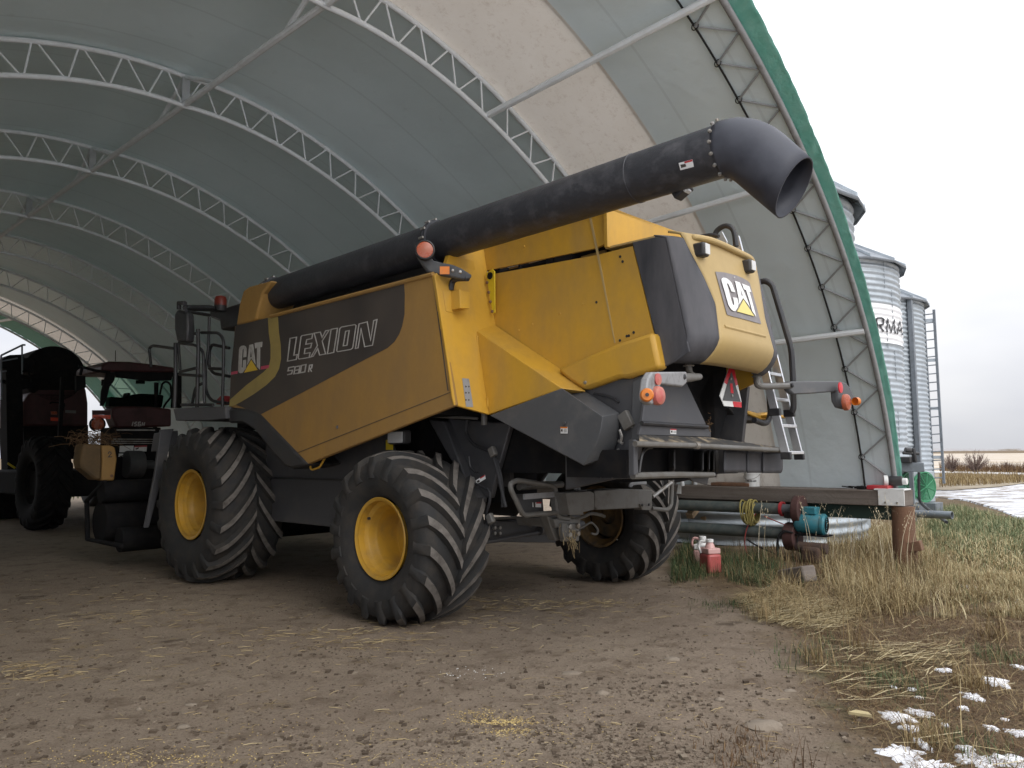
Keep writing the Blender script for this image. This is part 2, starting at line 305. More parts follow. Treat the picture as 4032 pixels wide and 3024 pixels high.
# left LEXION side panel
def side_panel():
    out=[(507,703.5),(583.7,685.5),(936,593.7),(982,876),(664.7,1003),(562,895.5),(494.5,879)]
    b=B().prism([pA(*p) for p in out],(0,.05,0))
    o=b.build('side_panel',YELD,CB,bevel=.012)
    # top lip and bottom fold seam
    b=B(); b.tube([pA(585,683.5,.004),pA(936,592,.004)],.022,8); b.build('panel_trim',YELD,o)
    b=B(); b.prism([pA(*q('2',x,y),.001) for x,y in ((495,1478),(1540,1064),(1541,1068),(496,1482))],(0,-.002,0)); b.prism([pA(*q('2',x,y),.001) for x,y in ((1420,330),(1426,330),(1432,400),(1520,1060),(1514,1060),(1426,402))],(0,-.002,0)); b.build('panel_seam',DECAL,o)
    main=qs('2',[(405,573),(540,540),(760,478),(960,424),(1228,350),(1233,430),(1231,560),(1215,640),(1196,690),(1165,740),(1120,780),(900,893),(600,1052),(290,1215),(230,1190),(170,1166),(130,1152),(160,1135),(250,1080),(330,1022),(385,968),(412,915),(425,850),(422,760),(411,680)])
    B().prism([pA(*p,.003) for p in main],(0,.0025,0)).build('dark_decal',DECAL,o)
    st=qs('2',[(340,583),(404,573),(411,680),(422,760),(425,850),(412,915),(385,968),(330,1022),(250,1080),(160,1135),(128,1152),(87,1165),(90,1120),(200,1022),(308,940),(344,905),(357,850),(357,760),(345,680)])
    B().prism([pA(*p,.005) for p in st],(0,.002,0)).build('stripe_decal',STRP,o)
    fr=qs('2',[(128,635),(339,583),(345,680),(357,760),(357,850),(344,905),(308,940),(200,1022),(90,1120),(100,900),(115,760)])
    B().prism([pA(*p,.003) for p in fr],(0,.0025,0)).build('front_decal',DECAL,o)
    # rust pit by the lower edge
    B().cyl(pA(*q('2',796,1297),.0),pA(*q('2',796,1297),.004),.018,10).build('bolt_head',DECAL,o)
    # lettering
    w=13
    lex=[[(862,365),(952,348),(914,603),(962,592),(948,662),(825,685)],
     [(1030,326),(1180,300),(1167,368),(1096,382),(1082,448),(1166,432),(1150,497),(1072,510),(1062,580),(1142,566),(1130,633),(990,656),(975,640),(1015,345)],
     [(1200,292),(1285,277),(1312,352),(1362,258),(1410,249),(1312,402),(1360,583),(1276,600),(1250,508),(1190,614),(1155,625),(1246,465)],
     [(1437,238),(1528,222),(1475,562),(1385,582)],
     [(1585,205),(1770,172),(1788,185),(1742,498),(1716,520),(1530,552),(1516,538),(1560,228)],[(1642,266),(1692,255),(1660,462),(1608,470)],
     [(1830,162),(1945,133),(1993,390),(2036,116),(2082,100),(2020,462),(1910,482),(1858,230),(1817,498),(1778,508)]]
    b=B()
    for L in lex:
        for qd in ribbon(L,w,True): b.prism([pA(*q('c',p.x,p.y),.006) for p in qd],(0,.003,0))
    b.build('model_lettering',LETT,o)
    b=B()
    for L,cl in (([(918,762),(842,776),(833,822),(895,812),(884,862),(822,876)],0),([(932,765),(1000,752),(984,852),(916,864)],1),([(928,815),(990,804)],0),([(1022,745),(1085,732),(1068,836),(1005,848)],1),([(1120,838),(1136,742),(1172,736),(1164,782),(1128,790)],0),([(1142,790),(1163,832)],0)):
        for qd in ribbon(L,15 if len(L)>2 else 13,bool(cl)): b.prism([pA(*q('c',p.x,p.y),.0062 if len(L)==2 else .006) for p in qd],(0,.003,0))
    b.build('number_lettering',LETT,o)
    b=B()
    Cc=[(246,625),(249,510),(240,480),(215,466),(180,470),(158,488),(146,520),(134,815),(142,842),(165,855),(196,850),(212,825),(241,790),(245,662),(203,672),(199,765),(190,782),(180,770),(192,525),(203,508),(212,520),(206,632)]
    A=[(290,457),(342,447),(377,730),(316,645),(258,740)]
    T=[(365,430),(472,412),(466,485),(441,490),(438,805),(396,762),(398,500),(370,507)]
    for P in (Cc,A,T): b.prism([pA(*q('c',x,y),.006) for x,y in P],(0,.003,0))
    b.build('side_logo_lettering',LETT,o)
    B().prism([pA(*q('c',x,y),.0075) for x,y in ((313,540),(326,624),(302,632))],(0,.001,0)).build('logo_counter',DECAL,o)
    B().prism([pA(*q('c',x,y),.006) for x,y in ((317,668),(405,808),(215,848))],(0,.003,0)).build('side_logo_triangle',TRIY,o)
    b=B()
    for P in ([(35,838),(126,820),(122,862),(31,876)],[(455,758),(572,737),(560,785),(450,803)]): b.prism([pA(*q('c',x,y),.006) for x,y in P],(0,.003,0))
    b.build('red_bar',PINK,o)
    # right hand panel, plain, hidden by the machine
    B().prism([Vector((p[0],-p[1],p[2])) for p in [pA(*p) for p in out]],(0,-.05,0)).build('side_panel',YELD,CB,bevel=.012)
side_panel()
def pS(x,y): return hit(x,y,(1,0,-KS),-1.255)
def fender():
    a=[(491,884),(505,880),(530,882),(550,889),(562,896),(590,925),(664.7,1003),(648,1009),(630,1013),(615,1008),(585,975),(550,930),(524,914),(493,914)]
    B().prism([on_v(x,y,VA-.02) for x,y in a],(0,.5,0)).build('fender',BLK,CB,bevel=.03)
    B().prism(mirror([on_v(x,y,VA-.02) for x,y in a]),(0,-.5,0)).build('fender',BLK,CB,bevel=.03)
fender()
def body():
    # slanted bright step face behind the side panel
    pts=[q('3',205,520),q('3',350,1465),q('3',600,1535)]
    P=[pS(*p) for p in pts]
    vb=VB
    def ps(v,z): return Vector((-1.255+KS*z,v,z))
    P+= [ps(vb,1.98),ps(vb,3.60),ps(-1.1,3.5),ps(-1.35,3.30)]
    B().prism(P,(.04,0,0)).build('step_plate',YEL,CB,bevel=.006)
    B().prism(mirror(P),(.04,0,0)).build('step_plate',YEL,CB,bevel=.006)
    # corner flange beside the panel
    b=B(); b.prism([pS(*p) for p in qs('3',[(197,525),(212,522),(352,1462),(340,1465),(325,1400),(300,1200)])],(-.012,0,0)); b.build('edge_flange',YEL,CB)
    # inset rear side panel, both sides, upper tank wall
    def seam(z): return -1.255+KS*z
    low=[Vector((-.55,VB,3.258)),Vector((-1.905,VB,3.213)),Vector((-2.27,VB,3.22)),Vector((-2.52,VB,2.2)),Vector((-2.0,VB,2.0)),Vector((-.9,VB,1.95))]
    B().prism(low,(0,.04,0)).build('rear_side_panel',YEL,CB)
    B().prism(mirror(low),(0,-.04,0)).build('rear_side_panel',YEL,CB)
    b=B(); b.prism([Vector((-1.836+.004,VB-.001,3.57)),Vector((-1.915+.004,VB-.001,3.21)),Vector((-2.076+.004,VB-.001,2.44)),Vector((-2.076-.006,VB-.001,2.44)),Vector((-1.915-.018,VB-.001,3.21)),Vector((-1.836-.018,VB-.001,3.57))],(0,-.006,0)); b.build('panel_seam_strip',YELP,CB)
    b=B()
    for x,y in ((855,315),(1110,800),(1280,735),(915,880),(815,922)): p=on_v(*q('3',x,y),VB); b.lathe([(.012,0),(.01,.006),(0,.008)],p,(0,-1,0),8)
    b.build('rivet',YEL,CB)
    b=B()
    for x,y in ((1552,388),(1570,424),(1380,719),(1650,938),(1615,962),(1550,996),(1600,965)): p=on_v(*q('3',x,y),VB-.001); b.cyl(p,p+Vector((0,-.003,0)),.012,8)
    b.build('bolt_hole',BLK,CB)
    up_=[Vector((-.53,VB,3.62)),Vector((-1.83,VB,3.575)),Vector((-2.02,VB,3.58)),Vector((-2.02,VB,3.30)),Vector((-1.90,VB,3.275)),Vector((-.54,VB,3.305))]
    tk=B().prism(up_,(0,.03,0)).build('grain_tank',YEL,CB)
    B().prism(mirror(up_),(0,-.03,0)).build('tank_wall',YEL,tk)
    B().bb((-2.05,-.9,3.25),(-2.02,.9,3.60)).build('tank_wall',YEL,tk); B().bb((2.2,-.9,3.0),(2.16,.9,3.75)).build('tank_wall',YEL,tk); B().bb((-.50,-1.02,3.0),(2.75,-.98,3.62)).build('tank_wall',BLK,tk); B().bb((-.50,-1.52,3.05),(2.75,-1.02,3.10)).build('auger_trough',BLK,tk)
    B().prism([Vector((-2.05,VB-.02,3.575)),Vector((-2.05,.9,3.6)),Vector((-1.6,.9,3.62)),Vector((-1.6,VB-.02,3.59))],(0,0,.02)).build('tank_lid',YEL,tk)
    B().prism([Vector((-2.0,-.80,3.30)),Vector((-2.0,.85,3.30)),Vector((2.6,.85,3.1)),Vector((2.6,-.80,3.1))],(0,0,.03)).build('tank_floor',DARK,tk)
    # machinery seen through the slot
    B().prism([Vector((-1.88,VB+.16,3.18)),Vector((-.56,VB+.16,3.2)),Vector((-.56,VB+.16,3.34)),Vector((-1.88,VB+.16,3.32))],(0,.02,0)).build('slot_backing',YELD,CB)
    b=B()
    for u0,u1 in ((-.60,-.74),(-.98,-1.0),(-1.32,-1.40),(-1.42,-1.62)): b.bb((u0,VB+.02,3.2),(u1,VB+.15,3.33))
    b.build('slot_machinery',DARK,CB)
    # door box (triangular) with a chamfered top
    f=[on_v(*q('3',x,y),VD) for x,y in ((505,925),(600,1535),(1130,1345))]
    g=[pS(*q('3',640,882)),on_v(*q('3',1100,1190),VB),on_v(*q('3',1300,1365),VB-.08)]
    b=B(); b.add(f+g+[Vector((f[0][0],VB,f[0][2]-.02)),Vector((f[1][0],VB,f[1][2])),Vector((f[2][0],VB,f[2][2]-.05))],[(0,1,2),(0,2,4,3),(2,5,4),(0,3,6),(1,0,6,7),(1,7,8,2),(2,8,5)])
    d=b.build('side_door',YEL,CB,bevel=.008,smooth=20)
    b=B()
    for x,y in ((515,1000),(590,1450)): p=on_v(*q('3',x,y),VD-.004); b.bb((p[0]-.012,p[1]-.012,p[2]-.045),(p[0]+.02,p[1]+.004,p[2]+.045))
    b.build('hinge',YEL,d,bevel=.003)
    # lower bulging yellow trim
    pts=qs('3',[(1090,1215),(1120,1187),(1515,1022),(1785,932),(1838,1196),(1600,1272),(1545,1268),(1290,1358),(1180,1290)])
    a=[on_v(*p,VB-.1) for p in pts]; b=B(); b.prism(a,(0,.14,0)); b.build('lower_side_trim',YEL,CB,bevel=.045)
    p=on_v(*q('3',1298,1302),VB-.1); B().lathe([(.016,0),(.012,.012),(0,.014)],p,(0,-1,0),8).build('trim_bolt',STEEL,CB)
    # grey instruction sticker on the step
    pts=qs('3',[(403,1270),(452,1274),(484,1480),(432,1478)]); b=B(); b.prism([pS(*p)-Vector((.002,0,0)) for p in pts],(-.002,0,0)); s_=b.build('instruction_sticker',GREYL,CB)
    b=B()
    for y in (1330,1375,1427):
        for x0,x1 in ((424,436),(446,456)): b.prism([pS(*p)-Vector((.0045,0,0)) for p in qs('3',[(x0,y-6),(x1,y-2),(x1+1,y+4),(x0+1,y+8)])],(-.001,0,0))
    b.build('sticker_print',DECAL,s_)
    # hook plate and junction box on the step
    pts=[(575,515),(600,490),(625,478),(640,495),(642,795),(625,800),(610,715),(598,640),(588,575)]
    pl=[on_v(*q('3',x,y),VB-.06) for x,y in pts]; hp=B().prism(pl,(0,.012,0)).build('lifting_hook_plate',YELB,CB,bevel=.003)
    c=on_v(*q('3',608,527),VB-.061); B().lathe([(.035,0),(.035,.006),(0,.006)],c,(0,-1,0),14).build('hook_hole',DARK,hp)
    b=B()
    for x,y in ((588,577),(600,648),(612,716),(625,787)): c=on_v(*q('3',x,y),VB-.06); b.lathe([(.016,-.002),(.014,.012),(0,.016)],c,(0,-1,0),6)
    b.build('hook_bolt',RUST,hp)
    pts=[pS(*p) for p in qs('3',[(320,640),(396,660),(393,778),(325,775)])]
    b=B(); b.prism(pts,(-.12,0,0)); b.prism([pS(*p) for p in qs('3',[(262,632),(330,640),(352,800),(285,785)])],(-.006,0,0)); b.build('junction_box',YEL,CB,bevel=.008)
    # dark inner body
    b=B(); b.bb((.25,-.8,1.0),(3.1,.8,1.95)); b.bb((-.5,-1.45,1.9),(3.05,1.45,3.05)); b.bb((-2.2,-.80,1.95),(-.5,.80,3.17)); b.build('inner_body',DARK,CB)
    # lower grey side sheets between the wheels
    def lowsheet(s):
        b=B(); P=[(3.0,s*1.15,.75),(3.0,s*1.15,1.9),(.6,s*1.15,1.9),(.35,s*1.15,1.3),(.9,s*1.15,.75)]
        b.prism(P,(0,-s*.04,0)); return b
    lowsheet(-1).build('lower_side_sheet',GREY,CB,bevel=.01); lowsheet(1).build('lower_side_sheet',GREY,CB,bevel=.01)
    B().box((2.0,-1.165,1.27),(2.0,.012,.02)).build('sheet_seam',BLK,CB)
    # work light with tag below the panel
    p=on_v(*q('6',548,300),-1.25); wl=B().bb((p[0]-.13,p[1]-.02,p[2]-.07),(p[0]+.13,p[1]+.08,p[2]+.07)).build('side_work_light',BLK,CB,bevel=.02)
    B().bb((p[0]-.115,p[1]-.03,p[2]-.055),(p[0]+.115,p[1]-.02,p[2]+.055)).build('lens',LENS,wl,bevel=.01)
    p=on_v(*q('6',495,352),-1.22); B().box(p,(.11,.006,.1)).build('yellow_tag',YELB,CB)
    # step loop under the panel
    P=[on_v(*q('2',x,y),VA+.08) for x,y in ((612,1530),(622,1578),(680,1560),(712,1498))]; B().tube(roundpath(P,.04),.012,8).build('grab_loop',YEL,CB)
body()
# rear hood ---------------------------------------------------------------
def urear(v,z): return -2.88+.06*v+.2*(z-2.45)+.35*v**4
def hoodpt(x,y,o=.004):
    u=-2.85
    for _ in range(30):
        p=on_u(x,y,u); vv=max(-.9,min(.9,p[1])); u=.5*u+.5*(urear(vv,p[2])-o)
    return on_u(x,y,u)
def vb_(z):
    T=[(2.0,.62),(2.3,.62),(2.5,.59),(2.7,.56),(2.9,.62),(3.11,.70),(3.28,.75),(3.5,.8)]
    for (a,b),(c,d) in zip(T,T[1:]):
        if a<=z<=c: return b+(d-b)*(z-a)/(c-a)
    return .62
def hood():
    zt,zb=3.27,2.30
    rows=[zb+(zt-zb)*i/24 for i in range(25)]
    def ptz(v,t): # t along the vertical outline: undercut, rear, top roll
        pass
    def column(v,top,under):
        L=[]
        zz=2.42
        for k in range(6): # undercut rolls in under the hood
            a=k/5; L.append(Vector((urear(v,zz)+.16*(1-a)**1.6+.0,v,2.235+(zz-2.235)*(a**1.3) + .0)))
        for k in range(1,21): z=zz+(top-zz)*k/20; L.append(Vector((urear(v,z),v,z)))
        e=L[-1]
        for k in range(1,5): a=k/4*PI/2; L.append(e+Vector((.05*math.sin(a)*1.0+.06*k/4,0,.035*math.sin(a))))
        return L
    def sheet(vfun,n,topf,name,m):
        b=B(); cols=[]
        for i in range(n+1):
            L0=column(0,topf,0); col=[]
            for j,p in enumerate(L0):
                z=p[2]; v=vfun(i/n,min(max(z,2.3),3.28)); Lc=column(v,topf,0)[j]; col.append(Lc)
            cols.append(col)
        k=len(cols[0]); vs=[p for c in cols for p in c]
        b.add(vs,[(i*k+j,(i+1)*k+j,(i+1)*k+j+1,i*k+j+1) for i in range(n) for j in range(k-1)])
        return b.build(name,m,hd,smooth=50,solid=.018)
    hd=sub('rear_hood',CB,(-2.6,0,2.3),RZ)
    sheet(lambda t,z:-vb_(z)+(2*vb_(z)-.17)*t,28,3.27,'hood_centre',YELP)
    L=sheet(lambda t,z:-.86+(.86-vb_(z))*t,8,3.225,'side_cowl',BLKP)
    Rr=sheet(lambda t,z:vb_(z)-.17+(.80-vb_(z)+.17)*t,8,3.225,'side_cowl',BLKP)
    for s in (-1,1):
        b=B(); P=[]
        v=s*(.862 if s<0 else .802)
        for k in range(13): z=2.30+(3.225-2.30)*k/12; P.append(Vector((urear(s*.86,z)+.004,v,z)))
        P+=[Vector((urear(s*.86,3.225)+.1,v,3.25)),Vector((-2.27,v,3.25)),Vector((-2.53,v,2.20)),Vector((urear(s*.86,2.3)+.13,v,2.235))]
        b.prism(P,(0,-s*.02,0)); b.build('cowl_side',BLKP,hd,bevel=.006)
    b=B(); b.prism([Vector((urear(v/10*.86,3.225)+.1,v/10*.86,3.262)) for v in range(-10,11)]+[Vector((-2.0,.86,3.262)),Vector((-2.0,-.86,3.262))],(0,0,-.015)); b.build('hood_top',YELP,hd)
    b=B(); P=[]
    for k in range(25): v=-.66+1.10*k/24; P.append(Vector((urear(v,3.22)-.045*math.sin(PI*min(1,(k+3)/8 if k<12 else (27-k)/8)/2),v,3.225)))
    b.prism(P+[p+Vector((.12,0,0)) for p in P[::-1]],(0,0,.05)); b.build('hood_brow',YELP,hd,bevel=.018)
    # raised horizontal rib
    b=B(); b.tube([hoodpt(*q('4',680+ (920-680)*i/12,1335+60*(i/12)),.003) for i in range(13)],.016,8); b.build('hood_rib',YELP,hd)
    # recessed lamps
    for i,(x,y,w,h) in enumerate(((548,882,.10,.115),(824,980,.10,.115))):
        p=hoodpt(*q('4',x,y),.035); lm=B().box(p+Vector((.02,0,0)),(.13,w,h)).build('hood_lamp',BLK,hd,bevel=.02)
        B().box(p+Vector((-.05,.0,0)),(.012,w*.70,h*.74)).build('lens',LENS,lm,bevel=.004)
    # logo plate
    def sheetpoly(pts,o,name,m,par,th=.003):
        b=B(); b.prism([hoodpt(*q('r',x,y),o) for x,y in pts],(th,0,0)); return b.build(name,m,par)
    def quadstrip(o):
        # curved plate as a grid so that it hugs the hood
        top=[(235,185),(480,210),(760,280),(930,350),(1050,425),(1100,475)]; bot=[(530,1270),(690,1318),(900,1368),(1090,1420),(1240,1465),(1390,1505)]
        b=B(); n=len(top); rows=8; vs=[]
        for i in range(n):
            for j in range(rows+1):
                t=j/rows; vs.append(hoodpt(*q('r',top[i][0]*(1-t)+bot[i][0]*t,top[i][1]*(1-t)+bot[i][1]*t),o))
        b.add(vs,[(i*(rows+1)+j,(i+1)*(rows+1)+j,(i+1)*(rows+1)+j+1,i*(rows+1)+j+1) for i in range(n-1) for j in range(rows)])
        return b.build('logo_plate',GREYS,hd,smooth=60)
    pl=quadstrip(.015)
    Cc=[(735,705),(640,685),(615,615),(590,560),(562,500),(540,480),(524,492),(540,540),(560,600),(620,840),(660,980),(675,1015),(695,1032),(715,1025),(708,960),(680,830),(785,850),(808,930),(820,1000),(800,1080),(740,1180),(690,1175),(640,1140),(600,1080),(575,1040),(555,980),(470,680),(400,440),(390,395),(405,355),(440,338),(490,345),(535,365),(580,400),(620,440),(650,480),(690,580)]
    A=[(730,420),(850,460),(935,640),(1030,870),(1112,1090),(1010,950),(935,850),(885,925),(842,1010),(820,850),(780,640)]
    T=[(905,485),(1090,560),(1140,705),(1090,685),(1180,1000),(1265,1330),(1165,1180),(1090,910),(1010,655),(955,630)]
    for P in (Cc,A,T): sheetpoly(P,.024,'logo_lettering',LETW,pl)
    sheetpoly([(868,625),(930,795),(895,785)],.0255,'logo_counter',GREYS,pl,.001)
    sheetpoly([(945,890),(1080,1100),(1220,1310),(1000,1250),(785,1190),(870,1035)],.024,'logo_triangle',TRIP,pl)
    B().cyl(hoodpt(*q('r',718,330),.024),hoodpt(*q('r',718,330),.027),.006,8).build('logo_pinhole',LETW,pl)
hood()
# rear chopper, straw hood, deck, spreader vanes ----------------------------
def rear():
    vc=-.9
    ps_=[on_v(*q('3',x,y),vc) for x,y in ((1100,1385),(1290,1362),(1545,1272),(1640,1272))]
    P=[on_v(*q('3',1000,1420),vc)]+ps_+[on_v(*q('5',388,268),vc),on_v(*q('5',325,882),vc),on_v(*q('5',300,925),vc),on_v(*q('5',180,928),vc),on_v(*q('6',1705,662),vc),on_v(*q('6',1702,430),vc)]
    sp=B().prism(P,(0,.05,0)).build('chopper_side_plate',GREY,CB,bevel=.008)
    P2=[Vector((p[0],-p[1],p[2])) for p in P]; B().prism(P2,(0,-.05,0)).build('chopper_side_plate',GREY,CB,bevel=.008)
    b=B(); b.prism([on_v(*q('5',x,y),vc-.012) for x,y in ((300,320),(385,268),(395,285),(335,690),(325,882),(312,882),(318,690),(290,690))],(0,.012,0)); b.build('edge_post',GREYC,CB,bevel=.006)
    b=B()
    for x,y in ((220,690),(215,745),(210,800),(322,760),(322,815),(322,850),(105,910),(178,912),(295,905),(40,880),(212,590),(298,600)): p=on_v(*q('5',x,y),vc-.012); b.lathe([(.014,0),(.012,.012),(0,.014)],p,(0,-1,0),6)
    b.build('plate_bolt',STEEL,CB)
    # spring latch and rod
    b=B(); P=[on_v(*q('5',x,y),vc-.05) for x,y in ((220,620),(235,660),(228,700),(242,705))]; b.tube(P,.012,6); P=[on_v(*q('5',x,y),vc-.05) for x,y in ((232,840),(242,885),(248,890))]; b.tube(P,.013,6); b.build('latch_rod',STEEL,CB)
    p=on_v(*q('5',262,562),vc-.03); B().box(p,(.10,.05,.14),M=Matrix.Rotation(.5,3,'Y')).build('latch_bracket',GREYM,CB,bevel=.008)
    b=B(); P=[on_v(*q('5',x,y),vc-.03) for x,y in ((60,395),(120,405),(180,425),(215,450))]; b.tube(smoothpath(P),.012,6); b.build('side_hose',HOSE,CB)
    # belt cover
    main=[(1059.6,897.4),(1214,840),(1301.4,900.6),(1298,925),(1289,957),(1261,1004)]
    outer=[(1068,893.5),(1216,839),(1268,849),(1337.7,893),(1337,920),(1333,952),(1323,982),(1295,998),(1264,1007)]
    mf=[on_v(x,y,VD-.03) for x,y in main]; of=[on_v(x,y,-.93) for x,y in outer]
    b=B(); b.add(mf+of,[(0,1,2,3,4,5),(1,0,6,7),(2,1,7,8),(2,8,9),(3,2,9,10),(4,3,10,11),(5,4,11,12),(5,12,13,14),(0,5,14,6)])
    bc=b.build('belt_cover',GREYC,CB,bevel=.014,smooth=25,solid=.01)
    # warning labels
    def label(fn,reg,quad,par,th,name='warning_label',band=None):
        P=[fn(*q(reg,x,y)) for x,y in quad]; n=Vector(th)
        o=B().prism([p+n*.3 for p in P],n).build(name,WHITE,par)
        a,b_,c,d=P; L=lambda p,q_,t:p+(q_-p)*t
        B().prism([p+n*1.5 for p in (a,b_,L(b_,c,.22),L(a,d,.22))],n*.4).build('label_band',ORL if band=='o' else REDB,o)
        b=B(); i0,i1=L(a,d,.35),L(a,d,.9); j0,j1=L(b_,c,.35),L(b_,c,.9)
        b.prism([p+n*1.5 for p in (L(i0,j0,.08),L(i0,j0,.36),L(i1,j1,.30),L(L(i0,i1,.5),L(j0,j1,.5),.2),L(i1,j1,.08))],n*.4)
        for t in (.1,.4,.7): b.prism([p+n*1.5 for p in (L(L(i0,i1,t),L(j0,j1,t),.48),L(L(i0,i1,t),L(j0,j1,t),.94),L(L(i0,i1,t+.12),L(j0,j1,t+.12),.94),L(L(i0,i1,t+.12),L(j0,j1,t+.12),.48))],n*.4)
        b.build('label_print',DECAL,o)
    label(lambda x,y:on_v(x,y,VD-.042),'6',[(1673,228),(1722,229),(1720,274),(1674,273)],CB,(0,-.003,0),band='o')
    label(lambda x,y:on_v(x,y,vc),'5',[(231,786),(290,783),(288,816),(232,815)],CB,(0,-.003,0))
    B().lathe([(.018,0),(.016,.012),(0,.014)],on_v(*q('6',1701,204),VD-.042),(0,-1,0),8).build('cover_bolt',GREY,CB)
    # straw hood: sloped panel, black side sheet, deck
    ud=-2.36
    Pf=[on_u(*q('5',x,y),uu) for x,y,uu in ((395,300,-2.38),(640,330,-2.38),(748,560,-2.42),(765,600,-2.42),(360,575,-2.42))]
    sh=B().prism(Pf,(.03,0,0)).build('straw_hood',GREY,CB,bevel=.006)
    b=B(); b.tube([on_u(*q('5',358,578),-2.44),on_u(*q('5',766,602),-2.44)],.018,8); b.build('hood_edge_bar',BLK,CB)
    Pf2=[on_u(*q('5',x,y),-2.42) for x,y in ((358,583),(766,606),(788,612),(790,665),(340,652))]
    lp=B().prism(Pf2,(.03,0,0)).build('straw_hood_lip',GREY,CB,bevel=.005)
    label(lambda x,y:on_u(x,y,-2.42),'5',[(534,614),(571,615),(571,647),(534,645)],lp,(-.003,0,0))
    # black mat on the right of the outlet
    Pm=[on_u(*q('5',x,y),uu) for x,y,uu in ((650,200,-2.2),(1000,245,-2.2),(1010,310,-2.2),(900,480,-2.2),(833,706,-2.2),(790,690,-2.2),(640,330,-2.25))]
    B().prism(Pm,(.03,0,0)).build('rubber_flap',DARK,CB)
    B().bb((-2.2,-.84,1.3),(-1.6,.55,2.25)).build('chopper_body',DARK,CB)
    # deck with dust, sloping out to the tube
    TL=Vector((-2.62,-1.32,1.585)); TR=Vector((-2.62,1.27,1.555))
    b=B(); b.prism([on_u(*q('5',340,652),-2.42),on_u(*q('5',790,668),-2.42),on_u(*q('5',1265,740),-2.5),TR+Vector((.03,-.02,.01)),TL+Vector((.03,.02,.01))],(0,0,-.008))
    b.build('spreader_deck',mat('straw_dusted_steel',(.05,.048,.045),.6,dirt=(.30,.24,.16),dscale=6,dlo=.5,dhi=.62,stretch=(1,1,1)),CB)
    b=B(); b.tube(roundpath([on_u(*q('5',316,708),-2.62),on_u(*q('5',690,718),-2.64),on_u(*q('5',1276,750),-2.62)],.1),.022,12); b.build('deck_rail',GREYM,CB)
    b=B(); b.tube([on_u(*q('5',688,717),-2.64),on_u(*q('5',708,719),-2.64)],.028,12); b.build('rail_clamp',STEEL,CB)
    # side frame and lower bar of the spreader
    b=B(); P=[on_u(*q('d',x,y),-2.55) for x,y in ((60,110),(100,110),(110,240),(125,580),(60,620))]; b.prism(P,(.05,0,0)); b.build('spreader_end_plate',GREY,CB,bevel=.006)
    b=B(); P=[on_u(*q('d',x,y),-2.5) for x,y in ((40,620),(600,605),(1175,605))]; b.tube(P,[.026,.026,.022],10); b.build('lower_bar',GREYM,CB)
    b=B(); P=[on_u(*q('d',x,y),-2.45) for x,y in ((840,645),(1110,640),(1090,745),(880,690))]; b.prism(P,(.02,0,0)); b.build('hanging_flap',BLK,CB)
    b=B(); P=[on_u(*q('d',x,y),-2.54) for x,y in ((130,575),(150,420),(180,300),(240,235),(310,225))]; b.tube(smoothpath(P),.012,6); b.build('spreader_guard',BLK,CB)
    # curved deflector vanes
    def vane(x0,x1,ytop,ybot,u0,u1,name='deflector_vane'):
        P0=on_u(*q('d',x0,ytop),u0); P1=on_u(*q('d',x1,ytop),u1); Q0=on_u(*q('d',x0,ybot),u0); Q1=on_u(*q('d',x1,ybot),u1)
        b=B(); n=10
        def fn(s,t):
            a=P0+(P1-P0)*s; c=Q0+(Q1-Q0)*s; p=a+(c-a)*t; bow=math.sin(PI*s*.55)
            lift=.5*(1-s)*0; return p+Vector(((.10 if x0<1300 else .0)*bow,0,0))+Vector((0,0,(.03 if t>.97 else 0)*(1 if s>.93 else 0)))
        b.grid(fn,n,6); b.build(name,BLKP if x0>1300 else BLK,CB,solid=.012,smooth=60)
    vane(520,780,250,575,-2.15,-2.52); vane(790,1178,255,585,-2.1,-2.55); vane(1150,1260,258,575,-2.1,-2.5); vane(1240,1325,262,565,-2.1,-2.48)
    vane(1318,1652,262,574,-2.47,-2.44); vane(1648,1872,272,578,-2.455,-2.45); vane(1866,2142,285,582,-2.47,-2.50)
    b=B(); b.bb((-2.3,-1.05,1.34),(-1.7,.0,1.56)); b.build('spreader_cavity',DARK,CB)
    # bunches of chaff
    b=B()
    for i in range(45):
        p=on_u(*q('5',random.gauss(778,6),random.gauss(585,24)),-2.43); d=Vector((random.gauss(0,.012),random.gauss(0,.012),random.gauss(0,.015))); b.tube([p,p+d],.002,4)
    tag(b.build('caught_chaff',GRED,CB),kind='stuff')
rear()
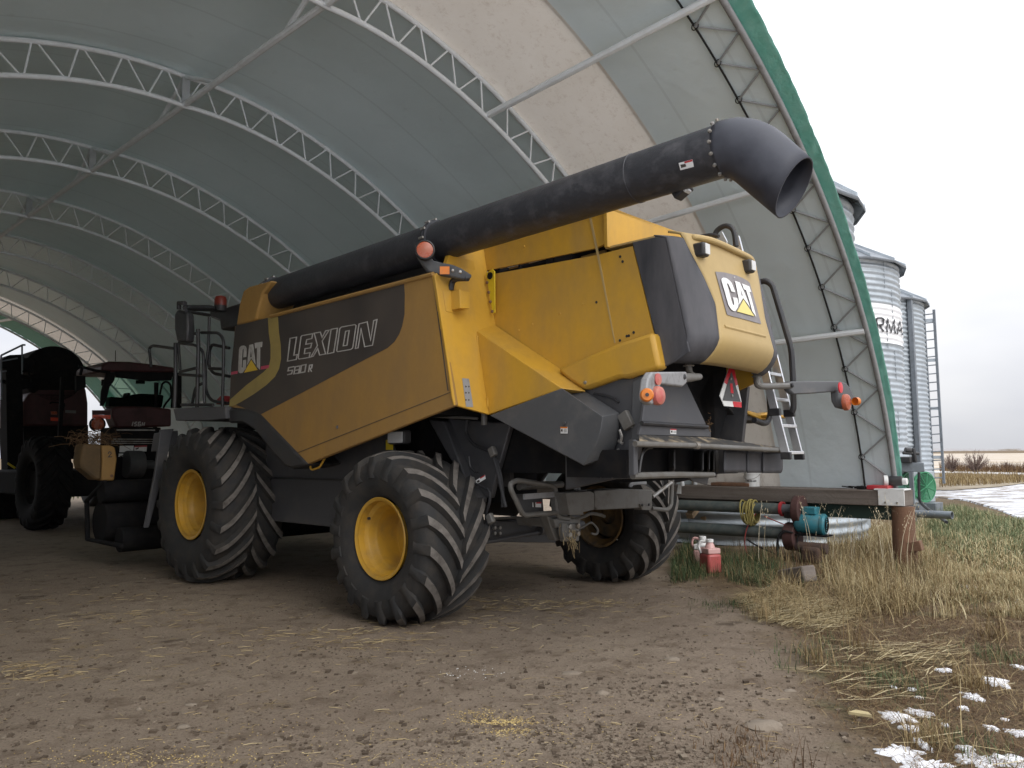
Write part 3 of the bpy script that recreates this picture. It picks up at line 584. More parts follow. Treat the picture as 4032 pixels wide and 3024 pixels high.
# tail light arms, marker sign, ladder -----------------------------------------
def lights():
    uu=-2.62
    for s,(sx,sy) in ((-1,(650,190)),(1,(1072,262))):
        c=on_u(*q('5',sx,sy),uu)
        arm=sub('light_arm',CB,tuple(c),RZ)
        b=B()
        top=c+Vector((0,0,.12)); dn=on_u(*q('5',650,262),-2.66) if s<0 else on_u(*q('5',1076,335),-2.66)
        if s<0:
            P=[top,Vector((c[0],c[1],dn[2]+.0)),on_u(*q('5',690,290),-2.72)]
            b.tube(roundpath(P,.05),.026,10)
            b.tube([on_u(*q('5',718,290),-2.72),on_u(*q('5',660,295),-2.74),on_u(*q('5',560,300),-2.8)],[.026,.034,.036],12)
        else:
            P=[top,c+Vector((0,0,-.05)),on_u(*q('5',1076,345),-2.66),on_u(*q('5',1120,350),-2.68),on_u(*q('5',1285,346),-2.74)]
            b.tube(roundpath(P,.06),.03,10)
        b.build('arm_pipe',GREYM,arm)
        b=B()
        for k in range(4): z=c[2]+.05-.03*k; b.lathe([(.04,-.006),(.046,0),(.04,.006)],Vector((c[0],c[1],z)),(0,0,1),14)
        b.build('spring',STEEL,arm)
        if s<0:
            pts=[(640,258),(640,330),(615,352),(480,335),(470,370),(485,420),(470,460),(420,465),(392,440),(388,390),(400,300),(425,260)]; reg='5'
            A=[on_u(*q(reg,x,y),-2.80-.28*(640-x)/250) for x,y in pts]; m=GREYL
        else:
            pts=[(430,210),(850,207),(900,225),(935,265),(965,340),(960,400),(910,440),(850,425),(822,375),(815,295),(600,312),(470,318),(430,280)]; reg='e'
            A=[on_u(*q(reg,x,y),-2.74-.36*(x-430)/500) for x,y in pts]; m=GREYC
        b=B(); b.prism(A,(.06,0,0)); b.build('arm_bracket',m,arm,bevel=.012)
        if s<0: L=[('5',460,305,.042,RED if 0 else PNKL,'reflector'),('5',455,408,.068,PNKL,'tail_lamp'),('5',390,404,.046,ORL,'side_marker')]; f=lambda x:-2.83-.28*(640-x)/250
        else: L=[('e',850,262,.056,RED,'reflector'),('e',892,382,.085,AMB,'tail_lamp'),('e',978,374,.042,ORL,'side_marker')]; f=lambda x:-2.77-.36*(x-430)/500
        for reg,x,y,r,m,nm in L:
            p=on_u(*q(reg,x,y),f(x)); r*=.92
            if nm=='tail_lamp': b=B(); b.lathe([(r,.012),(r,-.012),(r*.92,-.026),(r*.6,-.036),(0,-.04)],p,(1,0,0),24)
            elif nm=='reflector': b=B(); b.lathe([(r,.006),(r,-.004),(0,-.008)],p,(1,0,0),24)
            else: b=B(); b.lathe([(r,-.02),(r,.02),(r*.8,.03),(0,.032)],p,(-.6 if s<0 else -.3,-.8 if s<0 else .95,0),20)
            b.build(nm,m,arm,smooth=40)
            if nm=='side_marker' and s<0: B().lathe([(.012,.034),(.012,.04),(0,.04)],p,(-.6,-.8,0),8).build('marker_screw',BLK,arm)
        b=B()
        for x in ((588,628) if s<0 else (462,558)): p=on_u(*(q('5',x,290) if s<0 else q('e',x,242)),-2.83 if s<0 else -2.78); b.lathe([(.02,.03),(.02,0),(0,-.006)],p,(1,0,0),8)
        b.build('arm_bolt',BLK,arm)
    # slow moving sign
    us=-2.5
    def pz(x,y,o=0): return on_u(*q('s',x,y),us-o)
    sg=B().prism([pz(*p) for p in ((735,325),(800,330),(848,545),(895,770),(897,845),(670,825),(612,690),(668,515))],(.006,0,0)).build('slow_vehicle_sign',WHITE,CB)
    b=B(); b.prism([pz(x,y,.002) for x,y in ((735,325),(800,330),(848,545),(822,562),(765,372),(705,545),(668,515))],(.001,0,0)); b.prism([pz(x,y,.002) for x,y in ((780,765),(895,775),(897,845),(795,835))],(.001,0,0)); b.build('red_border',RED,sg)
    B().prism([pz(x,y,.004) for x,y in ((765,374),(820,565),(888,770),(650,752),(706,546))],(.001,0,0)).build('sign_centre',GREYC,sg)
    B().prism([pz(x,y,.006) for x,y in ((745,530),(776,530),(792,660),(757,655))],(.001,0,0)).build('sign_bar',RED,sg)
    b=B()
    for x,y in ((755,470),(770,690)): b.lathe([(.014,.0),(.012,-.008),(0,-.01)],pz(x,y,.006),(1,0,0),8)
    b.build('sign_bolt',STEEL,sg)
    # yellow post, step platform and brackets to the right of the sign
    b=B(); b.prism([on_u(*q('s',x,y),-2.2) for x,y in ((915,505),(965,495),(972,860),(905,860))],(.04,0,0)); b.build('step_post',YEL,CB,bevel=.006)
    b=B(); b.tube([on_u(*q('s',845,525),-2.3),on_u(*q('s',1055,455),-2.3)],.016,6); b.build('step_stay',YEL,CB)
    b=B(); b.prism([on_u(*q('s',x,y),-2.25) for x,y in ((735,845),(905,850),(1170,930),(1240,940),(1290,1040),(1100,1050),(1050,1020),(840,1020),(830,980))],(.25,0,0)); b.build('step_bracket',BLK,CB,bevel=.01)
    b=B(); b.prism([on_u(*q('s',x,y),-2.28) for x,y in ((920,865),(1170,935),(1240,905),(1270,1000),(1150,1000),(920,900))],(.25,0,0)); b.prism([on_u(*q('s',x,y),-2.45) for x,y in ((1360,935),(1525,950),(1525,985),(1370,975))],(.3,0,0)); b.build('step_plate',YEL,CB,bevel=.008)
    # handrails
    b=B(); b.tube(roundpath([on_v(*q('4',x,y),1.3) for x,y in ((865,1090),(915,1060),(965,1085),(1080,1470),(1090,1655))]+[on_v(*q('s',x,y),1.3) for x,y in ((1575,850),(1555,905))],.08),.03,10); b.build('ladder_handrail',BLK,CB)
    b=B(); b.tube(roundpath([on_u(*q('s',x,y),-2.42) for x,y in ((1245,300),(1255,700),(1275,920),(1240,1040),(1180,1055),(1060,1010))],.1),.028,10); b.build('ladder_handrail',BLK,CB)
    b=B(); b.tube(roundpath([on_v(*q('4',x,y),.45) for x,y in ((545,800),(600,790),(650,800))],.03)+[],.018,8); b.tube(smoothpath([on_v(*q('4',x,y),.75) for x,y in ((620,810),(640,765),(690,738),(735,765),(752,860))]),.026,10); b.build('deck_handrail',BLK,CB)
    b=B(); b.prism([on_v(*q('4',x,y),.9) for x,y in ((640,810),(665,770),(695,830),(690,850))],(0,.03,0)); b.prism([on_v(*q('4',x,y),.9) for x,y in ((735,790),(765,795),(790,890),(760,880))],(0,.03,0)); b.build('rail_bracket',ALU,CB)
    # folding aluminium ladder
    lad=sub('access_ladder',CB,tuple(on_v(*q('s',1550,900),1.3)),RZ)
    Rb,Rt=on_v(*q('s',1650,1480),1.36),on_v(*q('s',1290,60),1.36)
    Lb,Lt=Rb+Vector((0,-.40,0)),Rt+Vector((0,-.40,0))
    Lb=on_v(*q('s',1478,1475),.95); Lt=on_v(*q('s',1150,170),.95)
    for a,c in ((Lb,Lt),(Rb,Rt)):
        d=(c-a).normalized(); side=Vector((0,1,0)); w=d.cross(side).normalized(); b=B(); e=[a+side*.012+w*.04,a-side*.012+w*.04,a-side*.012-w*.04,a+side*.012-w*.04]
        b.prism(e,c-a); b.build('rail',ALU,lad,bevel=.004)
        B().box(a,(.1,.035,.07)).build('rubber_foot',BLK,lad,bevel=.008)
    for y0,x0,x1 in ((1435,1500,1660),(1085,1395,1575),(742,1290,1475),(405,1195,1370)):
        b=B(); A0=on_v(*q('s',x0,y0-6),.96); A1=on_v(*q('s',x1,y0+6),1.35); d=(A1-A0); b.box((A0+A1)/2,(.035,d.length,.03)); b.build('rung',ALU,lad,bevel=.004)
    b=B(); 
    for a in (on_v(*q('s',1330,905),.95),on_v(*q('s',1520,920),1.36)): b.box(a,(.11,.04,.07))
    b.build('hinge_joint',BLK,lad,bevel=.006)
lights()
# unloading auger ----------------------------------------------------------------
def auger():
    au=sub('unloading_auger',CB,(2.6,-1.3,3.4),RZ)
    v=-1.3; r=.183
    A=Vector((2.62,v,3.47)); Bp=Vector((-3.33,v,3.60)); d=(Bp-A).normalized(); nrm=Vector((d.z,0,-d.x)); 
    b=B(); b.tube([A,Bp],r,40,cap=False); b.build('tube',PIPE,au,smooth=40)
    def flange(P,name='flange'):
        b=B(); b.lathe([(r,-.03),(r+.022,-.03),(r+.022,-.004),(r+.03,-.004),(r+.03,.004),(r+.022,.004),(r+.022,.03),(r,.03)],P,d,40)
        fl=b.build(name,PIPE,au)
        b=B()
        for k in range(14):
            a=2*PI*k/14; p=P+(Vector((0,1,0))*math.cos(a)+nrm*math.sin(a))*(r+.03); b.tube([p-d*.028,p+d*.028],.013,6)
        b.build('flange_bolt',STEEL,fl)
    flange(A+(Bp-A)*.505)
    flange(A+(Bp-A)*.012)
    b=B(); b.lathe([(r,-.01),(r+.004,-.008),(r+.004,.008),(r,.01)],A+(Bp-A)*.88,d,40); b.build('weld_ring',PIPE,au)
    # end boot: mitred elbow
    E0=Bp; ang=math.radians(43); d2=Vector((d.x*math.cos(ang)-0,0,-math.sin(ang)+d.z*math.cos(ang))).normalized()
    b=B(); n=40; rings=[]
    def ring(c,ax,rr): n1=(Vector((0,1,0))-ax*ax.y).normalized(); n2=ax.cross(n1); return [c+(n1*math.cos(2*PI*j/n)+n2*math.sin(2*PI*j/n))*rr for j in range(n)]
    endc=on_v(1715.5,406.7,-1.22); ctrl=E0+d*.14; mid=ctrl+(endc-ctrl)*.36; L=[(E0,d)]
    def bz(t): return E0*(1-t)**2+ctrl*2*t*(1-t)+mid*t*t
    for k in range(1,11): t=k/10; L.append((bz(t),(bz(min(1,t+.01))-bz(t-.01)).normalized()))
    ax_=(endc-mid).normalized()
    for k in range(1,4): L.append((mid+(endc-mid)*k/3,(ax_+d*.16*k).normalized()))
    vs=[]; rr=[.190+.012*min(1,i/8) for i in range(len(L))]
    for (c,ax),q_ in zip(L,rr): vs+=ring(c,ax,q_)
    fs=[(i*n+j,i*n+(j+1)%n,(i+1)*n+(j+1)%n,(i+1)*n+j) for i in range(len(L)-1) for j in range(n)]
    b.add(vs,fs); b.build('spout',mat('rubber_spout',(.026,.028,.038),.5,dirt=(.062,.065,.078),dscale=4,dlo=.4,dhi=.75),au,smooth=60,solid=.012)
    p=on_v(1473,411,-1.2); wl=B().box(p,(.13,.1,.085),M=Matrix.Rotation(.5,3,'Y')).build('work_light',BLK,au,bevel=.012); B().box(p+Vector((-.05,-.03,-.005)),(.03,.07,.075),M=Matrix.Rotation(.5,3,'Y')).build('lens',LENS,wl,bevel=.006)
    b=B()
    for k in range(16):
        a=2*PI*k/16; p=E0+(Vector((0,1,0))*math.cos(a)+nrm*math.sin(a))*(.205); b.lathe([(.014,-.006),(.012,.01),(0,.013)],p,(p-E0),6)
    b.build('spout_bolt',STEEL,au)
    # warning label on the tube
    pts=qs('4',[(410,365),(492,343),(501,387),(421,408)])
    def onpipe(x,y,o):
        v_=v-.1
        for _ in range(30):
            p=on_v(x,y,v_); t=(p[0]-A[0])/(Bp[0]-A[0]); cz=A[2]+(Bp[2]-A[2])*t; dz=max(-r*.95,min(r*.95,p[2]-cz)); v_=.5*v_+.5*(v-math.sqrt((r+o)**2-dz*dz))
        return on_v(x,y,v_)
    def pipepatch(P,o,name,m,par):
        a,c_,e,f=P; b=B(); vs=[]
        for i in range(7):
            for j in range(7):
                s,t=i/6,j/6; x=(a[0]*(1-s)+c_[0]*s)*(1-t)+(f[0]*(1-s)+e[0]*s)*t; y=(a[1]*(1-s)+c_[1]*s)*(1-t)+(f[1]*(1-s)+e[1]*s)*t; vs.append(onpipe(x,y,o))
        b.add(vs,[(i*7+j,i*7+7+j,i*7+8+j,i*7+j+1) for i in range(6) for j in range(6)]); return b.build(name,m,par,smooth=60)
    lb=pipepatch(pts,.002,'warning_label',WHITE,au)
    pipepatch(qs('4',[(443,357),(491,344),(493,354),(446,367)]),.004,'label_band',REDB,lb)
    pipepatch(qs('4',[(420,375),(450,369),(456,385),(426,395)]),.004,'label_print',DECAL,lb)
    # pivot head and support cradle
    b=B(); P=[A+Vector((0,0,0)),A+Vector((.12,0,-.03)),A+Vector((.22,.02,-.14)),A+Vector((.26,.05,-.32)),A+Vector((.26,.05,-.6))]
    b.tube(smoothpath(P,5),.2,28); b.build('pivot_elbow',PIPE,au)
    b=B(); b.prism([Vector((-.55,-1.42,3.2)),Vector((-.55,-1.0,3.2)),Vector((-.55,-1.05,3.36)),Vector((-.55,-1.36,3.36))],(-.05,0,0)); b.build('rest_cradle',YEL,CB)
    # marker lamp on its arm by the step plate
    ar=sub('side_marker_arm',CB,tuple(on_v(*q('3',300,500),-1.5)),RZ)
    P=[(70,300),(95,280),(150,275),(185,300),(192,350),(185,395),(200,415),(260,430),(340,445),(400,470),(478,520),(470,545),(420,552),(340,535),(230,515),(160,495),(120,440),(85,380)]
    A_=[on_v(*q('3',x,y),-1.62+.0006*(x-70)) for x,y in P]; b=B(); b.prism(A_,(.06,.03,0)); b.build('arm_bracket',GREYC,ar,bevel=.012)
    p=on_v(*q('3',135,340),-1.64); n_=Vector((-.75,-.66,0)); b=B(); b.lathe([(.088,-.05),(.088,.02),(.078,.025)],p,n_,24); b.build('lamp_housing',BLK,ar); b=B(); b.lathe([(.074,.0),(.074,.016),(.04,.026),(0,.03)],p,n_,24); b.build('marker_lens',AMB,ar)
    p=on_v(*q('3',268,493),-1.53); b=B(); b.box(p+Vector((-.03,-.01,0)),(.006,.085,.07),M=Matrix.Rotation(math.radians(45),3,'Z')); b.build('orange_reflector',ORL,ar)
    b=B(); b.tube(smoothpath([on_v(*q('3',x,y),-1.38) for x,y in ((445,545),(370,548),(335,570),(322,630))]),.028,10); b.build('arm_pipe',BLK,ar)
    b=B()
    for x,y in ((338,490),(392,500),(160,433)): b.lathe([(.014,-.01),(.012,.02),(0,.022)],on_v(*q('3',x,y),-1.5),(-.7,-.7,0),8)
    b.build('arm_bolt',STEEL,ar)
    # yellow corner cap at the front of the auger
    P=qs('h',[(968,465),(1000,250),(1040,110),(1100,70),(1320,10),(1300,50),(1230,140),(1200,260),(1165,400),(1120,432)])
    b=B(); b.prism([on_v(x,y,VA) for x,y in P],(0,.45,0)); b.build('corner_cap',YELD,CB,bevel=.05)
auger()
# axles, wheels ------------------------------------------------------------------
def tyre_bm(Rr,rim,Wd,nl,lugdir,s,zc,lh=.055):
    hw=Wd/2; b=B()
    prof=[(rim,hw*.80),(rim+.03,hw*.86),(rim+.10,hw*.99),(rim+(Rr-rim)*.52,hw*1.04),(Rr-lh-.09,hw*1.0),(Rr-lh-.04,hw*.94),(Rr-lh-.012,hw*.80),(Rr-lh,hw*.5),(Rr-lh+.004,0)]
    full=[(r,x) for r,x in prof]+[(r,-x) for r,x in prof[-2::-1]]
    full=[(r,x) for r,x in full]
    b.lathe([(r,x) for r,x in full],(0,0,0),(0,1,0),72)   # axis along v
    def surf(t): # lateral 0..1.25 -> (x,r,normal)
        if t<=1: x=hw*.93*t; r=Rr-lh-.045*max(0,t-.55)**2/.2; n=Vector((0,0,0)); nn=(max(0,t-.75)*1.6,1)
        else: x=hw*(.93+.09*min(1,(t-1)/.15)); r=Rr-lh-.045-.16*(t-1)/.25; nn=(1.3,.35)
        L=math.hypot(*nn); return x,r,(nn[0]/L,nn[1]/L)
    for side in (-1,1):
        for k in range(nl):
            ph0=2*PI*(k+(.5 if side>0 else 0))/nl
            ts=[.03,.15,.3,.45,.6,.75,.88,1.0,1.1,1.22]; secs=[]
            for t in ts:
                x,r,nn=surf(t); tt=min(t,1); ang=ph0+lugdir*(.56*tt**.8)*(hw/.36)*(.8/Rr)*1.0
                h=lh*(1 if t<=1 else max(.25,1-(t-1)/.25*.75)); wt=.037; wb=.058
                def P(off,hh,rr=0):
                    rad=r-.006+ (hh+.006)*nn[1]; xx=side*(x+hh*nn[0]*.55); a=ang+off/r; return Vector((rad*math.sin(a),xx,rad*math.cos(a)))
                secs.append([P(-wb,0),P(-wt,h),P(wt,h),P(wb,0)])
            vs=[p for c in secs for p in c]; fs=[];ms=[]
            o=len(b.v); b.v+=vs
            for i in range(len(secs)-1):
                for j in range(3): b.f.append((o+i*4+j,o+i*4+j+1,o+i*4+4+j+1,o+i*4+4+j)); b.m.append(1 if (j==1 and i<7) else 0)
            b.f.append((o,o+1,o+2,o+3)); b.m.append(0); e=o+(len(secs)-1)*4; b.f.append((e+3,e+2,e+1,e)); b.m.append(0)
    for p in b.v: # flattened where it stands on the ground
        if p.z<-zc+.012: p.z=-zc+.012+ (p.z+zc-.012)*.05
    return b
def rim_bm(rf,depth,wd):
    b=B(); b.lathe([(rf*.93,.012),(rf,.0),(rf*1.02,.008),(rf*.985,.022),(rf*.93,.03),(rf*.91,.085),(rf*.83,.105),(rf*.81,.115),(rf*.805,.165),(rf*.77,.185),(rf*.755,.20),(rf*.74,depth-.03),(rf*.70,depth),(rf*.30,depth+.01),(rf*.30,depth-.05),(rf*.25,depth-.06),(0,depth-.06)],(0,0,0),(0,1,0),56)
    b.lathe([(rf*.755,depth),(rf*.755,wd-.1),(rf*.93,wd-.03),(rf*1.0,wd),(rf*.94,wd+.004),(rf*.80,wd-.09),(rf*.74,depth+.02)],(0,0,0),(0,1,0),56)
    return b
DKRIM=mat('dark_rim_paint',(.17,.095,.025),.6,dirt=(.05,.04,.028),dscale=5,dlo=.35,dhi=.65)  # darker, browner rim colour for the right-hand wheels
def wheel(u,vout,zc,Rr,rf,Wd,nl,lugdir,s,steer=0,spin=0,depth=.42,lh=.062):
    vcen=vout-s*Wd/2
    w=sub('wheel',CB,(u,vcen,zc),RZ)
    cs,sn=math.cos(steer),math.sin(steer)
    def place(bm,off=0,flip=False,rot=True):
        for p in bm.v:
            x,y,z=p
            if flip: y=-y
            y+=off
            if rot: a=spin; x,z=x*math.cos(a)-z*math.sin(a),x*math.sin(a)+z*math.cos(a)
            p.x,p.y,p.z=u+x*cs-y*sn,vcen+x*sn+y*cs,zc+z
        return bm
    tb=tyre_bm(Rr,rf,Wd,nl,lugdir,s,1e3,lh); place(tb)
    for p in tb.v:
        if p.z<.012: p.z=.004+(p.z-.012)*.02
    tb.build('tyre',[RUB,LUG],w,smooth=42)
    rb=rim_bm(rf*.985,depth,Wd*.9)
    for p in rb.v: p.y=p.y-Wd*.45   # outer face towards -v
    if s>0:
        for p in rb.v: p.y=-p.y
    place(rb); rb.build('rim',RIM if s<0 else DKRIM,w,smooth=35)
    return w
wl=wheel(0,-1.72,.775,.80,.375,.74,18,1,-1,steer=math.radians(0),spin=.12)
b=B(); p=Vector((.0,-1.56,.78)); b.cyl(on_v(*q('6',360,858),-1.60),on_v(*q('6',360,858),-1.60)+Vector((0,-.02,0)),.014,10); b.build('valve_hole',BLK,wl)
wheel(-.1,2.17,.775,.80,.375,.70,18,1,1,spin=.2)
wheel(3.71,-1.80,.945,.965,.43,.86,20,-1,-1,spin=.05)
wheel(3.71,1.80,.945,.965,.43,.86,20,-1,1)
def axles():
    b=B(); b.bb((-.12,-1.2,.62),(.12,1.15,.84)); b.build('rear_axle_beam',GREY,CB,bevel=.012)
    b=B(); b.bb((3.5,-1.3,.75),(3.92,1.3,1.15)); b.build('front_axle_beam',DARK,CB,bevel=.02)
    # heavy diagonal frame arm in front of the rear wheel
    P=qs('6',[(760,175),(870,190),(1010,560),(1110,720),(1090,790),(980,560),(900,430)])
    b=B(); b.prism([on_v(x,y,-.95) for x,y in P],(0,.12,0)); P=qs('6',[(900,170),(1330,205),(1230,560),(1190,720),(1100,700),(1010,560),(880,230)]); b.prism([on_v(x,y,-.86) for x,y in P],(0,.06,0)); b.build('frame_arm',GREY,CB,bevel=.012)
    P=qs('6',[(640,180),(1150,180),(1300,195),(1330,640),(600,640)])
    b=B(); b.prism([on_v(x,y,-.70) for x,y in P],(0,.05,0)); b.build('inner_panel',BLK,CB)
    b=B(); b.tube([on_v(*q('6',760,155),-1.0),on_v(*q('6',1100,170),-1.0)],.014,8); p=on_v(*q('6',1147,178),-1.05); b.tube([p+Vector((0,0,.06)),p-Vector((0,0,.05))],.03,10); b.build('cross_rod',GREYM,CB)
    b=B(); b.tube(smoothpath([on_v(*q('6',x,y),-.97) for x,y in ((1030,180),(1025,270),(1080,350),(1190,400),(1220,440),(1250,520),(1270,640),(1275,780))]),.018,8); b.tube(smoothpath([on_v(*q('6',x,y),-.99) for x,y in ((1210,440),(1235,520),(1262,640),(1285,740),(1295,780))]),.016,8)
    b.tube(smoothpath([on_v(*q('6',x,y),-1.0) for x,y in ((1070,615),(1130,640),(1180,670),(1185,740),(1160,830),(1165,900),(1150,960),(1130,980))]),.014,8); b.tube(smoothpath([on_v(*q('6',x,y),-1.0) for x,y in ((1040,430),(1050,500),(1085,540),(1110,540))]),.010,6); b.build('hydraulic_hose',HOSE,CB)
    b=B(); 
    for x,y in ((1205,400),(1062,610),(1190,860)): b.box(on_v(*q('6',x,y),-1.0),(.07,.05,.09),M=Matrix.Rotation(.5,3,'Y'))
    b.build('hose_fitting',GREYM,CB,bevel=.01)
    def vlabel(quad,v):
        P=[on_v(*q('6',x,y),v) for x,y in quad]; o=B().prism(P,(0,-.003,0)).build('warning_label',WHITE,CB); L=lambda a,b_,t:a+(b_-a)*t
        B().prism([p+Vector((0,-.0035,0)) for p in (L(P[0],P[1],.5),P[1],L(P[1],P[2],.3),L(L(P[0],P[1],.5),L(P[3],P[2],.5),.3))],(0,-.001,0)).build('label_band',REDB,o)
        B().prism([p+Vector((0,-.0035,0)) for p in (L(L(P[0],P[3],.3),L(P[1],P[2],.3),.1),L(L(P[0],P[3],.3),L(P[1],P[2],.3),.35),L(L(P[0],P[3],.85),L(P[1],P[2],.85),.4),L(L(P[0],P[3],.85),L(P[1],P[2],.85),.12))],(0,-.001,0)).build('label_print',DECAL,o)
    vlabel([(1088,598),(1152,558),(1158,585),(1098,622)],-.965)
    # black rear underside: engine belly and chopper drive
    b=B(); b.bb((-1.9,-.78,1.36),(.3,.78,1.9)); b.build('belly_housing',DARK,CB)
    b=B(); b.bb((-1.0,-.80,1.12),(-.98,.2,1.17)); p=None; b.build('belly_strip',GREYL,CB)
    b=B(); b.cyl((-.7,-.55,1.22),(-.7,.1,1.22),.035,12); b.build('drive_shaft',STEEL,CB)
    # guard tube loop and tank panels behind the axle
    uu=-1.0
    g=[on_u(*q('6',x,y),uu) for x,y in ((1730,860),(1650,850),(1638,650),(1600,630),(1370,595),(1325,620),(1330,660),(1415,840),(1480,830),(1720,815))]
    b=B(); b.tube(roundpath(g,.06),.024,10); b.build('guard_rail',GREYM,CB)
    b=B(); b.prism([on_u(*q('6',x,y),-.85) for x,y in ((1365,690),(1520,690),(1550,715),(1558,815),(1400,840))],(.02,0,0)); gp=b.build('guard_plate',GREY,CB,bevel=.006)
    P=[on_u(*q('6',x,y),-.855) for x,y in ((1478,748),(1537,745),(1536,782),(1479,780))]; o=B().prism(P,(-.003,0,0)).build('warning_label',WHITE,gp); L=lambda a,b_,t:a+(b_-a)*t
    B().prism([p-Vector((.004,0,0)) for p in (L(P[0],P[1],.4),P[1],L(P[1],P[2],.3),L(L(P[0],P[1],.4),L(P[3],P[2],.4),.3))],(-.001,0,0)).build('label_band',REDB,o)
    B().prism([p-Vector((.004,0,0)) for p in (L(P[0],P[1],.06),L(P[0],P[1],.32),L(P[3],P[2],.3),L(P[3],P[2],.1))],(-.001,0,0)).build('label_print',DECAL,o)
    # grey boxes
    b=B(); b.prism([on_u(*q('6',x,y),-1.15) for x,y in ((1712,680),(1880,668),(1905,685),(1905,800),(1830,815),(1835,835),(1735,835))],(.22,0,0)); b.build('hitch_box',GREYM,CB,bevel=.01)
    b=B(); b.prism([on_u(*q('k',x,y),-1.1) for x,y in ((800,270),(1150,245),(1555,262),(1555,500),(1400,500),(835,525),(800,480))],(.2,0,0)); b.build('ballast_box',GREYM,CB,bevel=.01)
    b=B(); b.prism([on_u(*q('k',x,y),-1.12) for x,y in ((1398,445),(1540,490),(1540,528),(1420,525))],(.1,0,0)); b.build('box_bracket',GREYM,CB,bevel=.005)
    b=B()
    for x,y in ((1420,460),(1508,455)): b.lathe([(.016,0),(.012,-.012),(0,-.014)],on_u(*q('k',x,y),-1.12),(1,0,0),6)
    b.build('box_bolt',BLK,CB)
    b=B(); b.tube([on_u(*q('k',1558,355),-1.05),on_u(*q('k',1805,165),-1.05)],.02,8); b.build('brace_rod',STEEL,CB)
    b=B(); b.tube(roundpath([on_u(*q('k',x,y),-1.0) for x,y in ((1815,110),(1800,470),(1750,525),(1545,505))],.08),.024,10); b.build('guard_rail',GREYM,CB)
    for pts in (((1255,225),(1270,185),(1330,168),(1470,165)),((1275,225),(1290,195),(1340,182),(1470,180)),((440,210),(540,210),(600,240),(580,270)),((445,230),(520,228),(560,250),(540,272))):
        b=B(); b.tube(smoothpath([on_u(*q('k',x,y),-.98) for x,y in pts]),.013,8); b.build('pipe_loop',GREYL,CB)
    # drawbar hitch with chaff
    b=B(); b.prism([on_u(*q('k',x,y),-1.05) for x,y in ((390,690),(530,700),(610,700),(600,930),(410,940),(380,800))],(.06,0,0)); b.prism([on_u(*q('k',x,y),-1.0) for x,y in ((270,640),(620,640),(610,720),(300,760))],(.5,0,0)); b.prism([on_u(*q('k',x,y),-.95) for x,y in ((180,600),(330,640),(420,900),(300,930),(240,790))],(.1,0,0)); hi=b.build('drawbar_hitch',GREYM,CB,bevel=.01)
    b=B()
    for x,y in ((463,742),(568,732),(463,848),(570,832)): b.lathe([(.028,0),(.025,-.025),(0,-.028)],on_u(*q('k',x,y),-1.05),(1,0,0),6)
    b.build('hitch_bolt',STEEL,hi)
    b=B()
    for k in range(46):
        x,y=random.gauss(510,35),random.uniform(780,1000); p=on_u(*q('k',x,y),-1.06); d=Vector((random.gauss(0,.03),random.gauss(0,.03),-random.uniform(.02,.12))); b.tube([p,p+d],.0025,4)
    for k in range(14): p=on_u(*q('k',random.uniform(340,400),random.uniform(680,760)),-1.02); b.tube([p,p+Vector((random.gauss(0,.02),random.gauss(0,.02),-random.uniform(.05,.2)))],.0025,4)
    b.build('caught_straw',STRW,hi)
    # steering gear behind
    b=B(); b.cyl((-.3,.2,.72),(-.25,1.0,.72),.05,14); b.cyl((-.3,-.9,.66),(-.3,.2,.7),.02,10); b.build('steering_cylinder',GREY,CB)
    b=B(); b.tube(smoothpath([on_u(*q('k',x,y),-.75) for x,y in ((300,720),(420,770),(600,760),(690,720),(760,690),(840,780),(820,840),(760,830))]),.012,6); b.tube(smoothpath([on_u(*q('k',x,y),-.8) for x,y in ((460,600),(560,640),(680,600),(760,570),(880,590),(930,610))]),.018,8); b.build('steering_hose',GREYM,CB)
    b=B(); b.prism([on_u(*q('6',x,y),-.16) for x,y in ((1180,870),(1640,890),(1640,1025),(1180,1020))],(.05,0,0)); b.build('axle_plate',GREY,CB,bevel=.008)
    b=B()
    for x in (1210,1245):
        for y in (922,960): b.lathe([(.02,0),(.018,-.03),(0,-.032)],on_u(*q('6',x,y),-.165),(1,0,0),6)
    b.build('axle_bolt',STEEL,CB)
    b=B(); b.tube([on_u(*q('6',x,y),-.22) for x,y in ((1200,860),(1370,850),(1470,915))],.014,8); b.build('axle_pipe',GREYM,CB)
axles()
